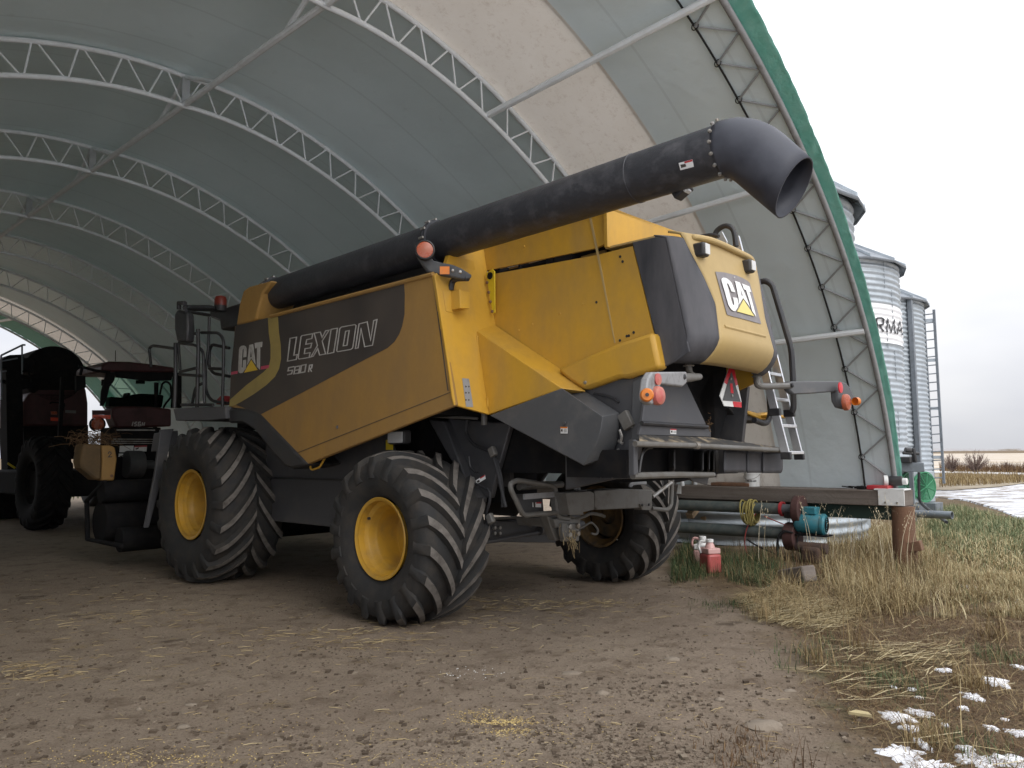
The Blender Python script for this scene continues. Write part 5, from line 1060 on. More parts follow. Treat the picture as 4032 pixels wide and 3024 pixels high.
# ------------------------------------------------------------------ grain bins
def world_uv(x,y,z): return UV(Vector((x,y,z)))
def ray_cyl(x,y,c,r):
    rr=ray(x,y); ox,oy=C0[0]-c[0],C0[1]-c[1]; a=rr[0]**2+rr[1]**2; bq=2*(ox*rr[0]+oy*rr[1]); cq=ox*ox+oy*oy-r*r
    D=max(0,bq*bq-4*a*cq); t=(-bq-math.sqrt(D))/(2*a); return C0+rr*t
def bins():
    RR=2.75; H=7.05; SH_=[None]
    C_=[(4.42,14.77),(9.29,24.15),(13.1,29.9)]
    labs=['tall corrugated steel grain bin nearest the shed wall','middle corrugated grain bin with a white lettered band','farthest corrugated grain bin with ladder and vertical conveyor pipe']
    nseg=110
    for k,(x,y) in enumerate(C_):
        RR,H=(2.1,6.05) if k==0 else (2.75,7.05)
        c=world_uv(x,y,0); g=thing('grain_bin',tuple(c),labs[k],'grain bin','galvanised grain bins behind the shed')
        pitch=.17; zs=[]; z=.0
        n=int(H/pitch*6); 
        if k==0 or SH_[0] is None:
            b=B(); rows=[(RR+(.024)*math.cos(2*PI*(i/6)),i*pitch/6) for i in range(n+1)]
            b.lathe(rows,c,(0,0,1),nseg); o=b.build('bin_wall',GALV,g,smooth=75); SH_[0]=o if k else None
        else:
            o=SH_[0].copy(); COL.objects.link(o); o.parent=g; o['_fr']=g['_fr']
        b=B()
        for j in range(0,24):
            a=2*PI*j/24+.13*k; zz=.05
            for s_ in range(int(H/.88)):
                z0=.02+s_*.88; z1=z0+.86; aa=a+(.13 if s_%2 else 0)
                p0=Vector((c[0]+(RR+.012)*math.cos(aa),c[1]+(RR+.012)*math.sin(aa),0))
                if j%3==0: b.tube([p0+Vector((0,0,z0)),p0+Vector((0,0,z1))],.010,4)
        b.build('wall_seam',GALVD,g)
        # polygonal roof with ribs and overhanging eaves
        ns=18; zr=H+.0; ap=Vector((c[0],c[1],H+1.65)); ro=RR+.22; b=B(); ring=[Vector((c[0]+ro*math.cos(2*PI*(j+.5*k)/ns),c[1]+ro*math.sin(2*PI*(j+.5*k)/ns),H-.06)) for j in range(ns)]
        top=[Vector((c[0]+.35*math.cos(2*PI*(j+.5*k)/ns),c[1]+.35*math.sin(2*PI*(j+.5*k)/ns),H+1.5)) for j in range(ns)]
        lip=[p-Vector((0,0,.07)) for p in ring]
        b.add(ring+top+lip,[(j,(j+1)%ns,ns+(j+1)%ns,ns+j) for j in range(ns)]+[(j,(j+1)%ns,2*ns+(j+1)%ns,2*ns+j) for j in range(ns)]+[tuple(range(ns,2*ns))]); rf=b.build('roof',GALVD,g,solid=.01)
        b=B()
        for j in range(ns): b.prism([ring[j]+Vector((0,0,.0)),ring[j]+Vector((0,0,.075)),top[j]+Vector((0,0,.06)),top[j]],(.03*math.sin(2*PI*j/ns)+.01,.03*math.cos(2*PI*j/ns),0))
        b.build('roof_rib',GALV,rf)
        if k==1:
            # painted band with lettering
            z1=on_band=1.54; P1=ray_cyl(1905,655,c,RR+.02); P2=ray_cyl(1925,742,c,RR+.02); zt,zb=P1[2],P2[2]
            n2=int((zt-zb)/pitch*6); b=B(); b.lathe([(RR+.012+(.024)*math.cos(2*PI*(zb+(zt-zb)*i/n2)/pitch),zb+(zt-zb)*i/n2) for i in range(n2+1)],c,(0,0,1),nseg); bd=b.build('white_band',BINW,g,smooth=75)
            def rc(px,py,o):
                p=ray_cyl(*q('b',px,py),c,RR+.02); a=math.atan2(p[1]-c[1],p[0]-c[0]); r_=RR+.030+.012*math.cos(2*PI*p[2]/pitch)+o; return Vector((c[0]+r_*math.cos(a),c[1]+r_*math.sin(a),p[2]))
            b=B()
            L=[([(222,1060),(205,840)],26),([(205,842),(285,838),(318,865),(322,915),(298,950),(235,955)],26),([(262,955),(315,1065)],30),
               ([(372,1072),(385,860),(440,1068),(492,880),(505,1095)],24),([(538,1105),(582,900),(620,1118)],20),([(556,1035),(606,1045)],22),([(648,1118),(643,925),(682,1130),(688,950)],9)]
            for pts,wd in L:
                for qd in ribbon(pts,wd):
                    a0,a1,a2,a3=qd; m_=14
                    vs=[]
                    for i in range(m_+1):
                        t=i/m_; l=a0+(a1-a0)*t; r_=a3+(a2-a3)*t; vs+=[rc(l.x,l.y,.011),rc(r_.x,r_.y,.011)]
                    b.add(vs,[(2*i,2*i+2,2*i+3,2*i+1) for i in range(m_)])
            b.build('bin_lettering',LETB,bd,recalc=False)
        if k==2:
            b=B()
            def rail(x0,y0,x1,y1,w,off): 
                P0=ray_cyl(x0,y0,c,RR+off); P1=Vector((P0[0],P0[1],.1)); b.box((P0+P1)/2,(w,w,abs(P0[2]-P1[2]))); return P0
            a0=rail(1965,645,0,0,.16,.10); b.build('conveyor_pipe',GALVD,g,bevel=.01)
            # ladder standing off the wall, at the right silhouette
            A_=on_u(2006,672,0); base=world_uv(x,y,0); vdir=Vector((F.x,F.y,0))
            wp=W(c); cam2=Vector((wp.x,wp.y,0)).normalized(); side=Vector((cam2.y,-cam2.x,0))  # world, perpendicular to the view line
            ctr=wp+side*(RR-.02)-cam2*.30
            l0=UV(ctr); s1=UV(ctr+side*.34)
            lad=sub('bin_ladder',g,tuple(l0))
            for p in (l0,s1): B().bb((p[0]-.04,p[1]-.04,.3),(p[0]+.04,p[1]+.04,6.75)).build('rail',GALVD,lad)
            b=B()
            for i in range(20): z_=.5+i*.32; b.tube([Vector((l0[0],l0[1],z_)),Vector((s1[0],s1[1],z_+.02))],.022,6)
            b.build('rung',GALVD,lad)
            b=B()
            for z_ in (1.2,3.0,4.8,6.3): b.prism([Vector((l0[0],l0[1],z_)),Vector((s1[0],s1[1],z_)),Vector((s1[0],s1[1],z_+.12)),Vector((l0[0],l0[1],z_+.12))],(.02,0,0))
            b.build('ladder_bracket',GALV,lad)
bins()
def fans():
    # two square aeration fans with round green guards, metal cabinet and duct, in front of the bins
    u_=None
    def atd(x,y,D): # point on the ray at depth D
        r=ray(x,y); w=Vector((r.x*F.x+r.y*R.x,r.x*F.y+r.y*R.y,r.z)); t=D/w.y; return C0+r*t
    for i,(x0,x1,y0,y1,D,lab,ang) in enumerate(((1976,2014,1018,1085,17.5,'square galvanised aeration fan with round green guard, fully visible one',.9),(1948,1972,1018,1090,17.2,'square aeration fan with green guard half hidden behind the shed hem',1.1))):
        a,b_=atd(x0,y0,D),atd(x1,y1,D); c=(a+b_)/2; f=thing('aeration_fan',(c[0],c[1],0),lab,'fan','aeration fans beside the grain bins')
        wv=C0-c; wv.z=0; wv.normalize(); wv=Matrix.Rotation(-ang,3,'Z')@wv; sd=Vector((-wv.y,wv.x,0)); w=.74; h=(a.z-b_.z)
        def P(s,z,o=0): return c+sd*s*w/2+Vector((0,0,z*h/2))+wv*o
        b=B(); b.prism([P(-1,-1),P(1,-1),P(1,1),P(-1,1)],-wv*.45); b.build('fan_box',GALV,f,bevel=.015)
        b=B()
        for k in range(1,12): b.lathe([(w*.46*k/11-.008,.03+.03*(1-(k/11)**2)),(w*.46*k/11+.008,.036+.03*(1-(k/11)**2))],c,wv,36)
        for k in range(4): a_=PI*k/4+.3; d=sd*math.cos(a_)+Vector((0,0,math.sin(a_)*1.05)); b.tube([c-d*w*.45+wv*.04,c+wv*.075,c+d*w*.45+wv*.04],.010,5)
        b.build('fan_guard',GRNF,f)
        b=B(); b.lathe([(w*.47,.01),(w*.47,.05),(w*.43,.05)],c,wv,36); b.build('guard_ring',GRNF,f)
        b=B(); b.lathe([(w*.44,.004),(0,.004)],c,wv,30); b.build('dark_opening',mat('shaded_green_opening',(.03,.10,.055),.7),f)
        b=B()
        for k in range(6): a_=2*PI*k/6; d=sd*math.cos(a_)+Vector((0,0,math.sin(a_))); e=sd*math.cos(a_+.5)+Vector((0,0,math.sin(a_+.5))); b.add([c+wv*.012,c+d*w*.38+wv*.01,c+e*w*.36+wv*.022],[(0,1,2)])
        b.build('fan_blade',GRNK,f)
        b=B(); b.bb((c[0]-.3,c[1]-.3,0),(c[0]+.3,c[1]+.3,max(.05,c[2]-h/2))); b.build('fan_stand',GALVD,f)
    a,b_=atd(1942,1000,16.9),atd(1993,1019,16.9); t=thing('control_cabinet',((a[0]+b_[0])/2,(a[1]+b_[1])/2,0),'grey metal cabinet above the aeration fans','cabinet')
    b=B(); c=(a+b_)/2; vv=Vector((c[0]-C0[0],c[1]-C0[1],0)).normalized(); sdv=Vector((vv.y,-vv.x,0)); w=.52/2
    b.prism([c-sdv*w+Vector((0,0,-.1)),c+sdv*w+Vector((0,0,-.1)),c+sdv*w+Vector((0,0,.1)),c-sdv*w+Vector((0,0,.1))],vv*.3); b.build('cabinet_box',GALVD,t,bevel=.01)
    b=B(); b.bb((c[0]-.04,c[1]-.04,0),(c[0]+.04,c[1]+.04,c[2]-.1)); b.build('cabinet_post',GALVD,t)
    b=B(); p=atd(1958,992,16.9); b.bb((p[0]-.1,p[1]-.1,c[2]+.1),(p[0]+.1,p[1]+.1,p[2]+.05)); b.tube([atd(1950,978,16.9),atd(1985,980,16.9)],.04,6); b.tube([atd(1972,968,16.9),atd(1977,1000,16.9)],.05,6); b.tube([atd(1955,972,16.9),atd(1968,973,16.9)],.06,10); b.build('switch_gear',BLK,t,bevel=.01)
    b=B(); b.tube(smoothpath([atd(1985,1020,16.6),atd(1986,1075,16.6),atd(1995,1092,16.4),atd(2020,1110,15),atd(2045,1128,13.6)]),.03,6); tag(b.build('power_cable',HOSE),'black cable running from the fan into the green weeds','cable')
    P0,P1=atd(1945,1108.5,12.2),atd(2057,1113,11.6); d=(P1-P0).normalized(); g=thing('steel_pipe',tuple(P0),'plain grey steel pipe sticking out past the shed post','pipe')
    b=B(); b.lathe([(.055,0),(.055,.55*(P1-P0).length),(.058,.56*(P1-P0).length),(.058,(P1-P0).length),(.048,(P1-P0).length),(.046,.2)],P0,d,20); b.build('tube',GALVD,g,smooth=40)
    b=B(); b.bb((P0[0]-.05,P0[1]-.05,0),(P0[0]+.05,P0[1]+.05,P0[2]-.05)); b.build('support',GALVD,g)
    # pale sheet metal box behind the post and low ducts of the near bin
    a,b_=atd(1828,1118,14),atd(1868,1152,14); c=(a+b_)/2; b=B(); b.bb((c[0]-.2,c[1]-.2,.15),(c[0]+.2,c[1]+.2,.62)); tag(b.build('metal_box',GALV,bevel=.01),'pale sheet metal box between the post and the near bin','box')
fans()
# ------------------------------------------------------------------ machines at the back of the shed
def back_machines():
    U=12.5
    def P(reg,x,y,u=U): return on_u(*q(reg,x,y),u)
    t=thing('tractor',(13.5,1.0,0),'dark red tractor with big cab parked in the dim shed behind the combine','tractor')
    cab=sub('cab',t,(12.6,.9,1.9))
    rf=[P('t',*p) for p in ((250,205),(255,135),(320,105),(520,108),(700,128),(970,165),(975,215),(700,215))]
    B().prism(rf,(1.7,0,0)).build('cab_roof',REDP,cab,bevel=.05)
    b=B()
    b.prism([P('t',x,y) for x,y in ((300,215),(385,210),(375,290),(330,350),(300,470),(270,540),(240,540),(250,400))],(.08,0,0))
    b.prism([P('t',x,y) for x,y in ((960,215),(1030,215),(1030,560),(940,560))],(.12,0,0))
    b.prism([P('t',x,y) for x,y in ((385,205),(950,215),(930,290),(720,300),(600,285),(480,270),(395,262))],(.08,0,0))
    b.bb((14.0,-.2,1.9),(14.1,-.12,3.4)); b.bb((14.0,1.95,1.9),(14.1,2.03,3.4)); b.bb((14.02,.7,3.25),(14.1,.9,3.4))
    b.prism([P('t',x,y) for x,y in ((765,310),(795,310),(795,560),(770,560))],(.05,0,0)); b.build('cab_frame',DARK,cab,bevel=.01)
    b=B(); b.prism([P('t',x,y,U+.06) for x,y in ((330,260),(940,270),(935,560),(250,545))],(.01,0,0)); b.build('rear_window',GLS,cab)
    b=B(); b.prism([P('t',x,y,U+1.1) for x,y in ((330,450),(490,460),(500,410),(535,410),(540,460),(580,425),(650,420),(760,425),(860,435),(840,560),(320,560))],(.3,0,0)); b.build('seat',DARK,cab,bevel=.05)
    b=B(); b.prism([P('t',x,y,U+.1) for x,y in ((585,290),(670,290),(670,325),(585,325))],(.03,0,0)); b.build('rear_view_mirror',DARK,cab)
    b=B(); b.tube(roundpath([P('t',x,y,U-.1) for x,y in ((850,560),(870,520),(930,450),(920,330),(880,300),(840,320),(815,430))],.08),.025,8); b.build('handrail',DARK,cab)
    b=B(); b.tube([P('t',20,150),P('t',180,195),P('t',330,215)],.03,6); b.tube([P('t',60,160),P('t',40,240)],.03,6); b.prism([P('t',x,y) for x,y in ((0,245),(90,250),(95,360),(0,400))],(.1,0,0)); b.build('work_light_bracket',DARK,cab)
    b=B(); b.tube([P('t',383,0),P('t',383,105)],.008,5); b.build('antenna',DARK,cab)
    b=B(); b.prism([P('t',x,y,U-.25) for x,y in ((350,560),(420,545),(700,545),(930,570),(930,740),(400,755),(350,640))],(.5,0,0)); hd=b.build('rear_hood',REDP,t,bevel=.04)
    # worn lettering on the hood
    b=B()
    for st in ([(545,735),(556,695)],[(595,698),(575,700),(570,715),(588,718),(584,735),(564,736)],[(630,698),(608,700),(602,736),(624,736),(627,718),(614,718)],[(640,736),(648,700)],[(668,700),(660,736)],[(644,718),(664,718)]):
        for qd in ribbon(st,9): b.prism([P('t',p.x,p.y,U-.26) for p in qd],(-.004,0,0))
    b.build('hood_lettering',LETT,hd)
    b=B(); b.prism([P('t',x,y,U-.3) for x,y in ((400,768),(770,770),(770,782),(400,782))],(.05,0,0))
    for y in (860,880,900): b.prism([P('t',x,yy,U-.3) for x,yy in ((350,y),(795,y+3),(795,y+10),(350,y+7))],(.03,0,0))
    b.build('chrome_bar',STEEL,t)
    b=B(); b.prism([P('t',x,y,U-.22) for x,y in ((330,750),(830,750),(830,1300),(330,1300))],(.6,0,0)); b.build('rear_frame',DARK,t,bevel=.03)
    for quad,band in (([(425,930),(560,928),(556,995),(420,992)],0),([(568,930),(690,925),(686,985),(566,982)],1),([(415,1005),(518,1005),(515,1038),(412,1036)],0)):
        o=B().prism([P('t',x,y,U-.24) for x,y in quad],(-.004,0,0)).build('label',WHITE,t)
        a,b0,c,d=quad; 
        if band: B().prism([P('t',x,y,U-.245) for x,y in ((a[0],a[1]),(b0[0],b0[1]),(b0[0]-1,b0[1]+15),(a[0],a[1]+15))],(-.003,0,0)).build('label_band',REDB,o)
        if quad[0][0]!=425: B().prism([P('t',x,y,U-.245) for x,y in ((a[0]+8,a[1]+25),(a[0]+45,a[1]+14),(a[0]+40,a[1]+28),(a[0]+14,a[1]+38))],(-.003,0,0)).build('label_print',DECAL,o)
    b=B(); a=P('t',480,1110,U-.4); b.cyl(a,P('t',640,1110,U-.4),.3,20); b.cyl(P('t',640,1115,U-.4),P('t',760,1115,U-.4),.1,14); b.build('drive_housing',GREY,t,bevel=.02)
    b=B(); b.bb((12.3,-.9,.7),(16.5,2.6,1.25)); b.build('axle_frame',DARK,t,bevel=.05)
    for quad,m,nm in (([(160,582),(340,582),(335,627),(160,627)],REDP,'lamp_housing'),([(160,627),(335,630),(332,668),(160,662)],mat('orange_red_reflector',(.75,.07,.02),.25),'tail_reflector')):
        B().prism([P('t',x,y,U-.5) for x,y in quad],(.04,0,0)).build(nm,m,t)
    p=P('t',212,718,U-.5); b=B(); b.lathe([(.13,.06),(.13,0),(.1,-.03),(0,-.04)],p,(1,0,0),22); b.build('tail_lamp',AMB,t); b=B(); b.lathe([(.14,.06),(.16,.06),(.16,0),(.14,0)],p,(1,0,0),22); b.build('lamp_rim',DARK,t)
    for v in (-.75,2.75,3.6):
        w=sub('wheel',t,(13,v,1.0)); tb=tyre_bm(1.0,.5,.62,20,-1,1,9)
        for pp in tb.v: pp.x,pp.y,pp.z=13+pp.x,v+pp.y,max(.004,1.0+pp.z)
        tb.build('tyre',DARK,w,smooth=40); rb=rim_bm(.49,.2,.5)  # tyre and rim colours blackened to paint in the shed's dimness
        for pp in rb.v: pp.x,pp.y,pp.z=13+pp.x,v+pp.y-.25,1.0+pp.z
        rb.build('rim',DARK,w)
    # red combine or cart with a round black drum, further back
    U2=19
    def Q(x,y,u=U2): return on_u(*q('m',x,y),u)
    c=thing('red_harvester',(20,1.2,0),'dark red harvester with round black drum on top, at the back of the shed','harvester')
    b=B(); b.prism([Q(*p) for p in ((205,590),(260,510),(345,455),(780,455),(800,590),(800,800),(205,800))],(3,0,0)); b.build('body',REDP,c,bevel=.06)
    b=B(); b.prism([Q(*p,U2+.1) for p in ((210,790),(800,790),(800,1100),(230,1100))],(2.5,0,0)); b.build('lower_body',DARK,c)
    a=Q(500,330); b=B(); b.cyl(a,a+Vector((1.6,0,0)),.82,36); b.build('drum',DARK,c,bevel=.05)
    b=B(); b.prism([Q(*p,U2+.2) for p in ((680,340),(770,345),(770,470),(680,460))],(.6,0,0)); b.prism([Q(*p,U2) for p in ((320,380),(690,400),(690,470),(330,460))],(1.5,0,0)); b.build('drum_mount',DARK,c)
    b=B(); b.prism([Q(*p,U2-.02) for p in ((462,668),(515,668),(517,695),(464,695))],(.03,0,0)); b.build('amber_lamp',AMB,c); b=B(); b.prism([Q(*p,U2-.02) for p in ((460,722),(540,726),(545,755),(462,752))],(.03,0,0)); b.build('red_lamp',MATS['orange_red_reflector'],c)
    b=B(); b.tube(roundpath([Q(x,y,U2-.15) for x,y in ((455,600),(460,585),(590,590),(560,680),(545,800))],.1),.025,6); b.build('rear_rail',DARK,c)
    b=B(); b.prism([Q(*p,U2-.02) for p in ((595,655),(690,660),(690,685),(595,680))],(.02,0,0)); b.build('badge',GREYM,c)
    for v in (-.4,2.9):
        b=B(); b.cyl((20.5,v-.3,.85),(20.5,v+.3,.85),.85,30); b.build('wheel',RUB,c,bevel=.08)
    # upright black conveyor with a walkway rail
    U3=17.2
    def T(x,y,u=U3): return on_u(*q('m',x,y),u)
    e=thing('grain_elevator',tuple(T(130,1250))[:2]+(0,),'black upright grain elevator with spout and light railing at the left edge','elevator')
    b=B(); lo=T(60,1250); b.prism([T(55,260),T(205,260),T(215,1000),T(200,1270),T(70,1270)],(.6,0,0)); b.build('leg_casing',DARK,e,bevel=.02)
    b=B(); b.prism([T(*p) for p in ((0,215),(90,155),(200,150),(225,185),(265,180),(320,212),(285,275),(310,290),(320,330),(200,285),(0,275))],(.7,0,0)); b.build('head_spout',DARK,e,bevel=.02)
    b=B(); b.prism([T(*p,U3+.1) for p in ((0,380),(330,385),(350,430),(200,470),(0,400))],(.15,0,0)); b.tube([T(200,350),T(330,355)],.03,6); b.tube([T(200,305),T(260,300),T(280,400)],.03,6); b.build('side_frame',DARK,e)
    b=B(); b.tube([T(10,160),T(205,65),T(230,65)],.025,6); b.tube([T(10,160),T(10,560)],.025,6); b.tube([T(200,65),T(200,330)],.022,6); b.tube([T(0,215),T(160,185)],.02,6); b.tube([T(0,310),T(60,300)],.02,6); b.build('walkway_rail',GALVD,e)
    b=B(); b.prism([T(*p,U3-.03) for p in ((75,1130),(145,1175),(132,1190),(65,1145))],(.02,0,0)); b.build('yellow_reflector',YELB,e); b=B(); b.prism([T(*p,U3-.03) for p in ((12,1212),(65,1210),(65,1255),(10,1255))],(.02,0,0)); b.build('label',GREYL,e)
    b=B(); p=T(110,1270); b.bb((U3-.1,p[1]-.6,.0),(U3+.8,p[1]+.6,p[2]+.2)); b.build('elevator_boot',DARK,e,bevel=.03)
back_machines()
# ================================================================== GROUND
def inpoly(x,y,P):
    c=False; j=len(P)-1
    for i in range(len(P)):
        if (P[i][1]>y)!=(P[j][1]>y) and x<(P[j][0]-P[i][0])*(y-P[i][1])/(P[j][1]-P[i][1])+P[i][0]: c=not c
        j=i
    return c
def edge(x,y,P): # signed distance, positive inside
    d=1e9
    for i in range(len(P)):
        ax,ay=P[i-1]; bx,by=P[i]; l=(bx-ax)**2+(by-ay)**2; t=max(0,min(1,((x-ax)*(bx-ax)+(y-ay)*(by-ay))/max(l,1e-9))); d=min(d,math.hypot(x-ax-t*(bx-ax),y-ay-t*(by-ay)))
    return d if inpoly(x,y,P) else -d
def wp(x,y,z=0): w=W(on_z(x,y,z)); return (w.x,w.y)
ZW=[wp(*p) for p in ((1440,1262),(1500,1262),(1560,1290),(1620,1318),(1690,1352),(1735,1395),(1745,1440),(1720,1490),(1770,1540),(1850,1590),(1905,1640),(1915,1700),(2700,1700),(2900,1250),(2500,1075),(2040,1060),(1850,1120),(1460,1150),(1440,1200))]
# raise nothing: the weedy ground lies level with the yard
def gz(x,y):
    d=math.hypot(x,y-6)
    k=1/(1+max(0,d-14)*.05)
    h=.026*noise.noise(Vector((x*.55,y*.55,1)))+.012*noise.noise(Vector((x*2.1,y*2.1,4)))+.007*noise.noise(Vector((x*6,y*6,9)))+.0035*noise.noise(Vector((x*17,y*17,2)))
    h+=.004*max(0,noise.noise(Vector((x*31,y*31,12)))-.1)
    return h*k-.006
def ground():
    def axis(lo,hi,st,far,g=1.18):
        a=[]; x=lo
        while x<hi: a.append(x); x+=st
        s=st
        while a[-1]<far: s*=g; a.append(a[-1]+s)
        s=st; pre=[lo]
        while pre[-1]>-far: s*=g; pre.append(pre[-1]-s)
        return pre[:0:-1]+a
    xs=axis(-5,6.2,.045,1800); ys=axis(2.4,12.0,.05,1800)
    vs=[];at=[];sn=[]
    for y in ys:
        for x in xs:
            vs.append((x,y,gz(x,y)))
            if -40<x<60 and -20<y<60: e=edge(x,y,ZW); e+=.35*noise.noise(Vector((x*1.3,y*1.3,0)))+.15*noise.noise(Vector((x*5,y*5,0))); a=max(0,min(1,.5+e/.5))
            else: a=1.
            at.append(a); sn.append(max(0,min(1,(.6-x*.1-y)/1.5)))  # unseen bright snow behind the camera, added to bounce light into the shed
    n=len(xs); me=bpy.data.meshes.new('ground'); me.from_pydata(vs,[],[(j*n+i,j*n+i+1,(j+1)*n+i+1,(j+1)*n+i) for j in range(len(ys)-1) for i in range(n-1)])
    me.polygons.foreach_set('use_smooth',[True]*len(me.polygons)); al=me.attributes.new('weedy','FLOAT','POINT'); al.data.foreach_set('value',at); al=me.attributes.new('bounce_snow','FLOAT','POINT'); al.data.foreach_set('value',sn)
    m,nt,b=nodes('dirt_yard')
    big=noi(nt,.45,5,.55); c=mixc(nt,ramp(nt,big,.35,.68),(.25,.195,.145),(.325,.262,.195))
    med=noi(nt,3.5,7,.68); c=mixc(nt,ramp(nt,med,.5,.72),c,(.15,.108,.074))
    pale=noi(nt,1.1,8,.7); c=mixc(nt,ramp(nt,pale,.56,.8),c,(.33,.27,.20))
    fine=noi(nt,60,6,.75); c=mixc(nt,ramp(nt,fine,.5,.74),c,(.11,.08,.055)); fine2=noi(nt,95,4,.7); c=mixc(nt,ramp(nt,fine2,.62,.75),c,(.34,.29,.23))
    chaff=noi(nt,1.7,6,.75,stretch=(.6,1.2,1)); c=mixc(nt,ramp(nt,chaff,.60,.78),c,(.25,.185,.085))
    blot=noi(nt,1.25,3,.5,stretch=(1,1.6,1)); c=mixc(nt,ramp(nt,blot,.66,.74),c,(.085,.06,.042)); blot2=noi(nt,7,5,.6); c=mixc(nt,ramp(nt,blot2,.63,.72),c,(.12,.085,.058))
    w=N(nt,'ShaderNodeAttribute'); w.attribute_name='weedy'
    wc=mixc(nt,ramp(nt,noi(nt,2.2,7,.7),.35,.65),(.105,.07,.043),(.20,.145,.085)); wc=mixc(nt,ramp(nt,noi(nt,38,6,.8),.5,.72),wc,(.07,.055,.035)); wc=mixc(nt,ramp(nt,noi(nt,70,6,.8,stretch=(.3,1.4,1)),.55,.7),wc,(.36,.28,.17)); wc=mixc(nt,ramp(nt,noi(nt,4.5,5,.7),.55,.72),wc,(.10,.05,.03)); wc=mixc(nt,ramp(nt,noi(nt,1.3,4,.6),.55,.7),wc,(.10,.11,.05))
    c=mixc(nt,w.outputs['Fac'],c,wc)
    w2=N(nt,'ShaderNodeAttribute'); w2.attribute_name='bounce_snow'; mu=N(nt,'ShaderNodeMath',operation='MULTIPLY'); nt.links.new(w2.outputs['Fac'],mu.inputs[0]); nt.links.new(ramp(nt,noi(nt,.6,7,.7),.27,.36),mu.inputs[1]); c=mixc(nt,mu.outputs[0],c,(.84,.85,.88)); nt.links.new(c,b.inputs['Base Color']); b.inputs['Roughness'].default_value=.92; b.inputs['Specular IOR Level'].default_value=.2
    bp=N(nt,'ShaderNodeBump'); bp.inputs['Strength'].default_value=1.; bp.inputs['Distance'].default_value=.03
    ad=N(nt,'ShaderNodeMath',operation='ADD'); nt.links.new(noi(nt,32,8,.75),ad.inputs[0]); nt.links.new(med,ad.inputs[1]); nt.links.new(ad.outputs[0],bp.inputs['Height']); nt.links.new(bp.outputs[0],b.inputs['Normal'])
    me.materials.append(m); o=bpy.data.objects.new('ground',me); COL.objects.link(o); tag(o,kind='structure')
ground()
def sheet(name,pts,z,m,kind='structure',skirt=False):
    P=[W(on_z(x,y,0)) for x,y in pts]; b=B(); b.add([Vector((p.x,p.y,z)) for p in P],[tuple(range(len(P)))]); 
    if skirt:
        n=len(P); cx=sum(p.x for p in P)/n; cy=sum(p.y for p in P)/n; b.add([Vector((p.x,p.y,z)) for p in P]+[Vector((p.x+(p.x-cx)*.03,p.y+(p.y-cy)*.03,-.08)) for p in P],[(i,(i+1)%n,n+(i+1)%n,n+i) for i in range(n)])
    o=b.build(name,m,world=True,smooth=0); return tag(o,kind=kind)
def patchy(name,a,b_,s,lo,hi,stretch=None,c3=None):
    m,nt,b=nodes(name); c=mixc(nt,ramp(nt,noi(nt,s,8,.75,stretch=stretch),lo,hi),a,b_)
    if c3: c=mixc(nt,ramp(nt,noi(nt,s*.3,5,.6),.5,.7),c,c3)
    nt.links.new(c,b.inputs['Base Color']); b.inputs['Roughness'].default_value=.9; return m
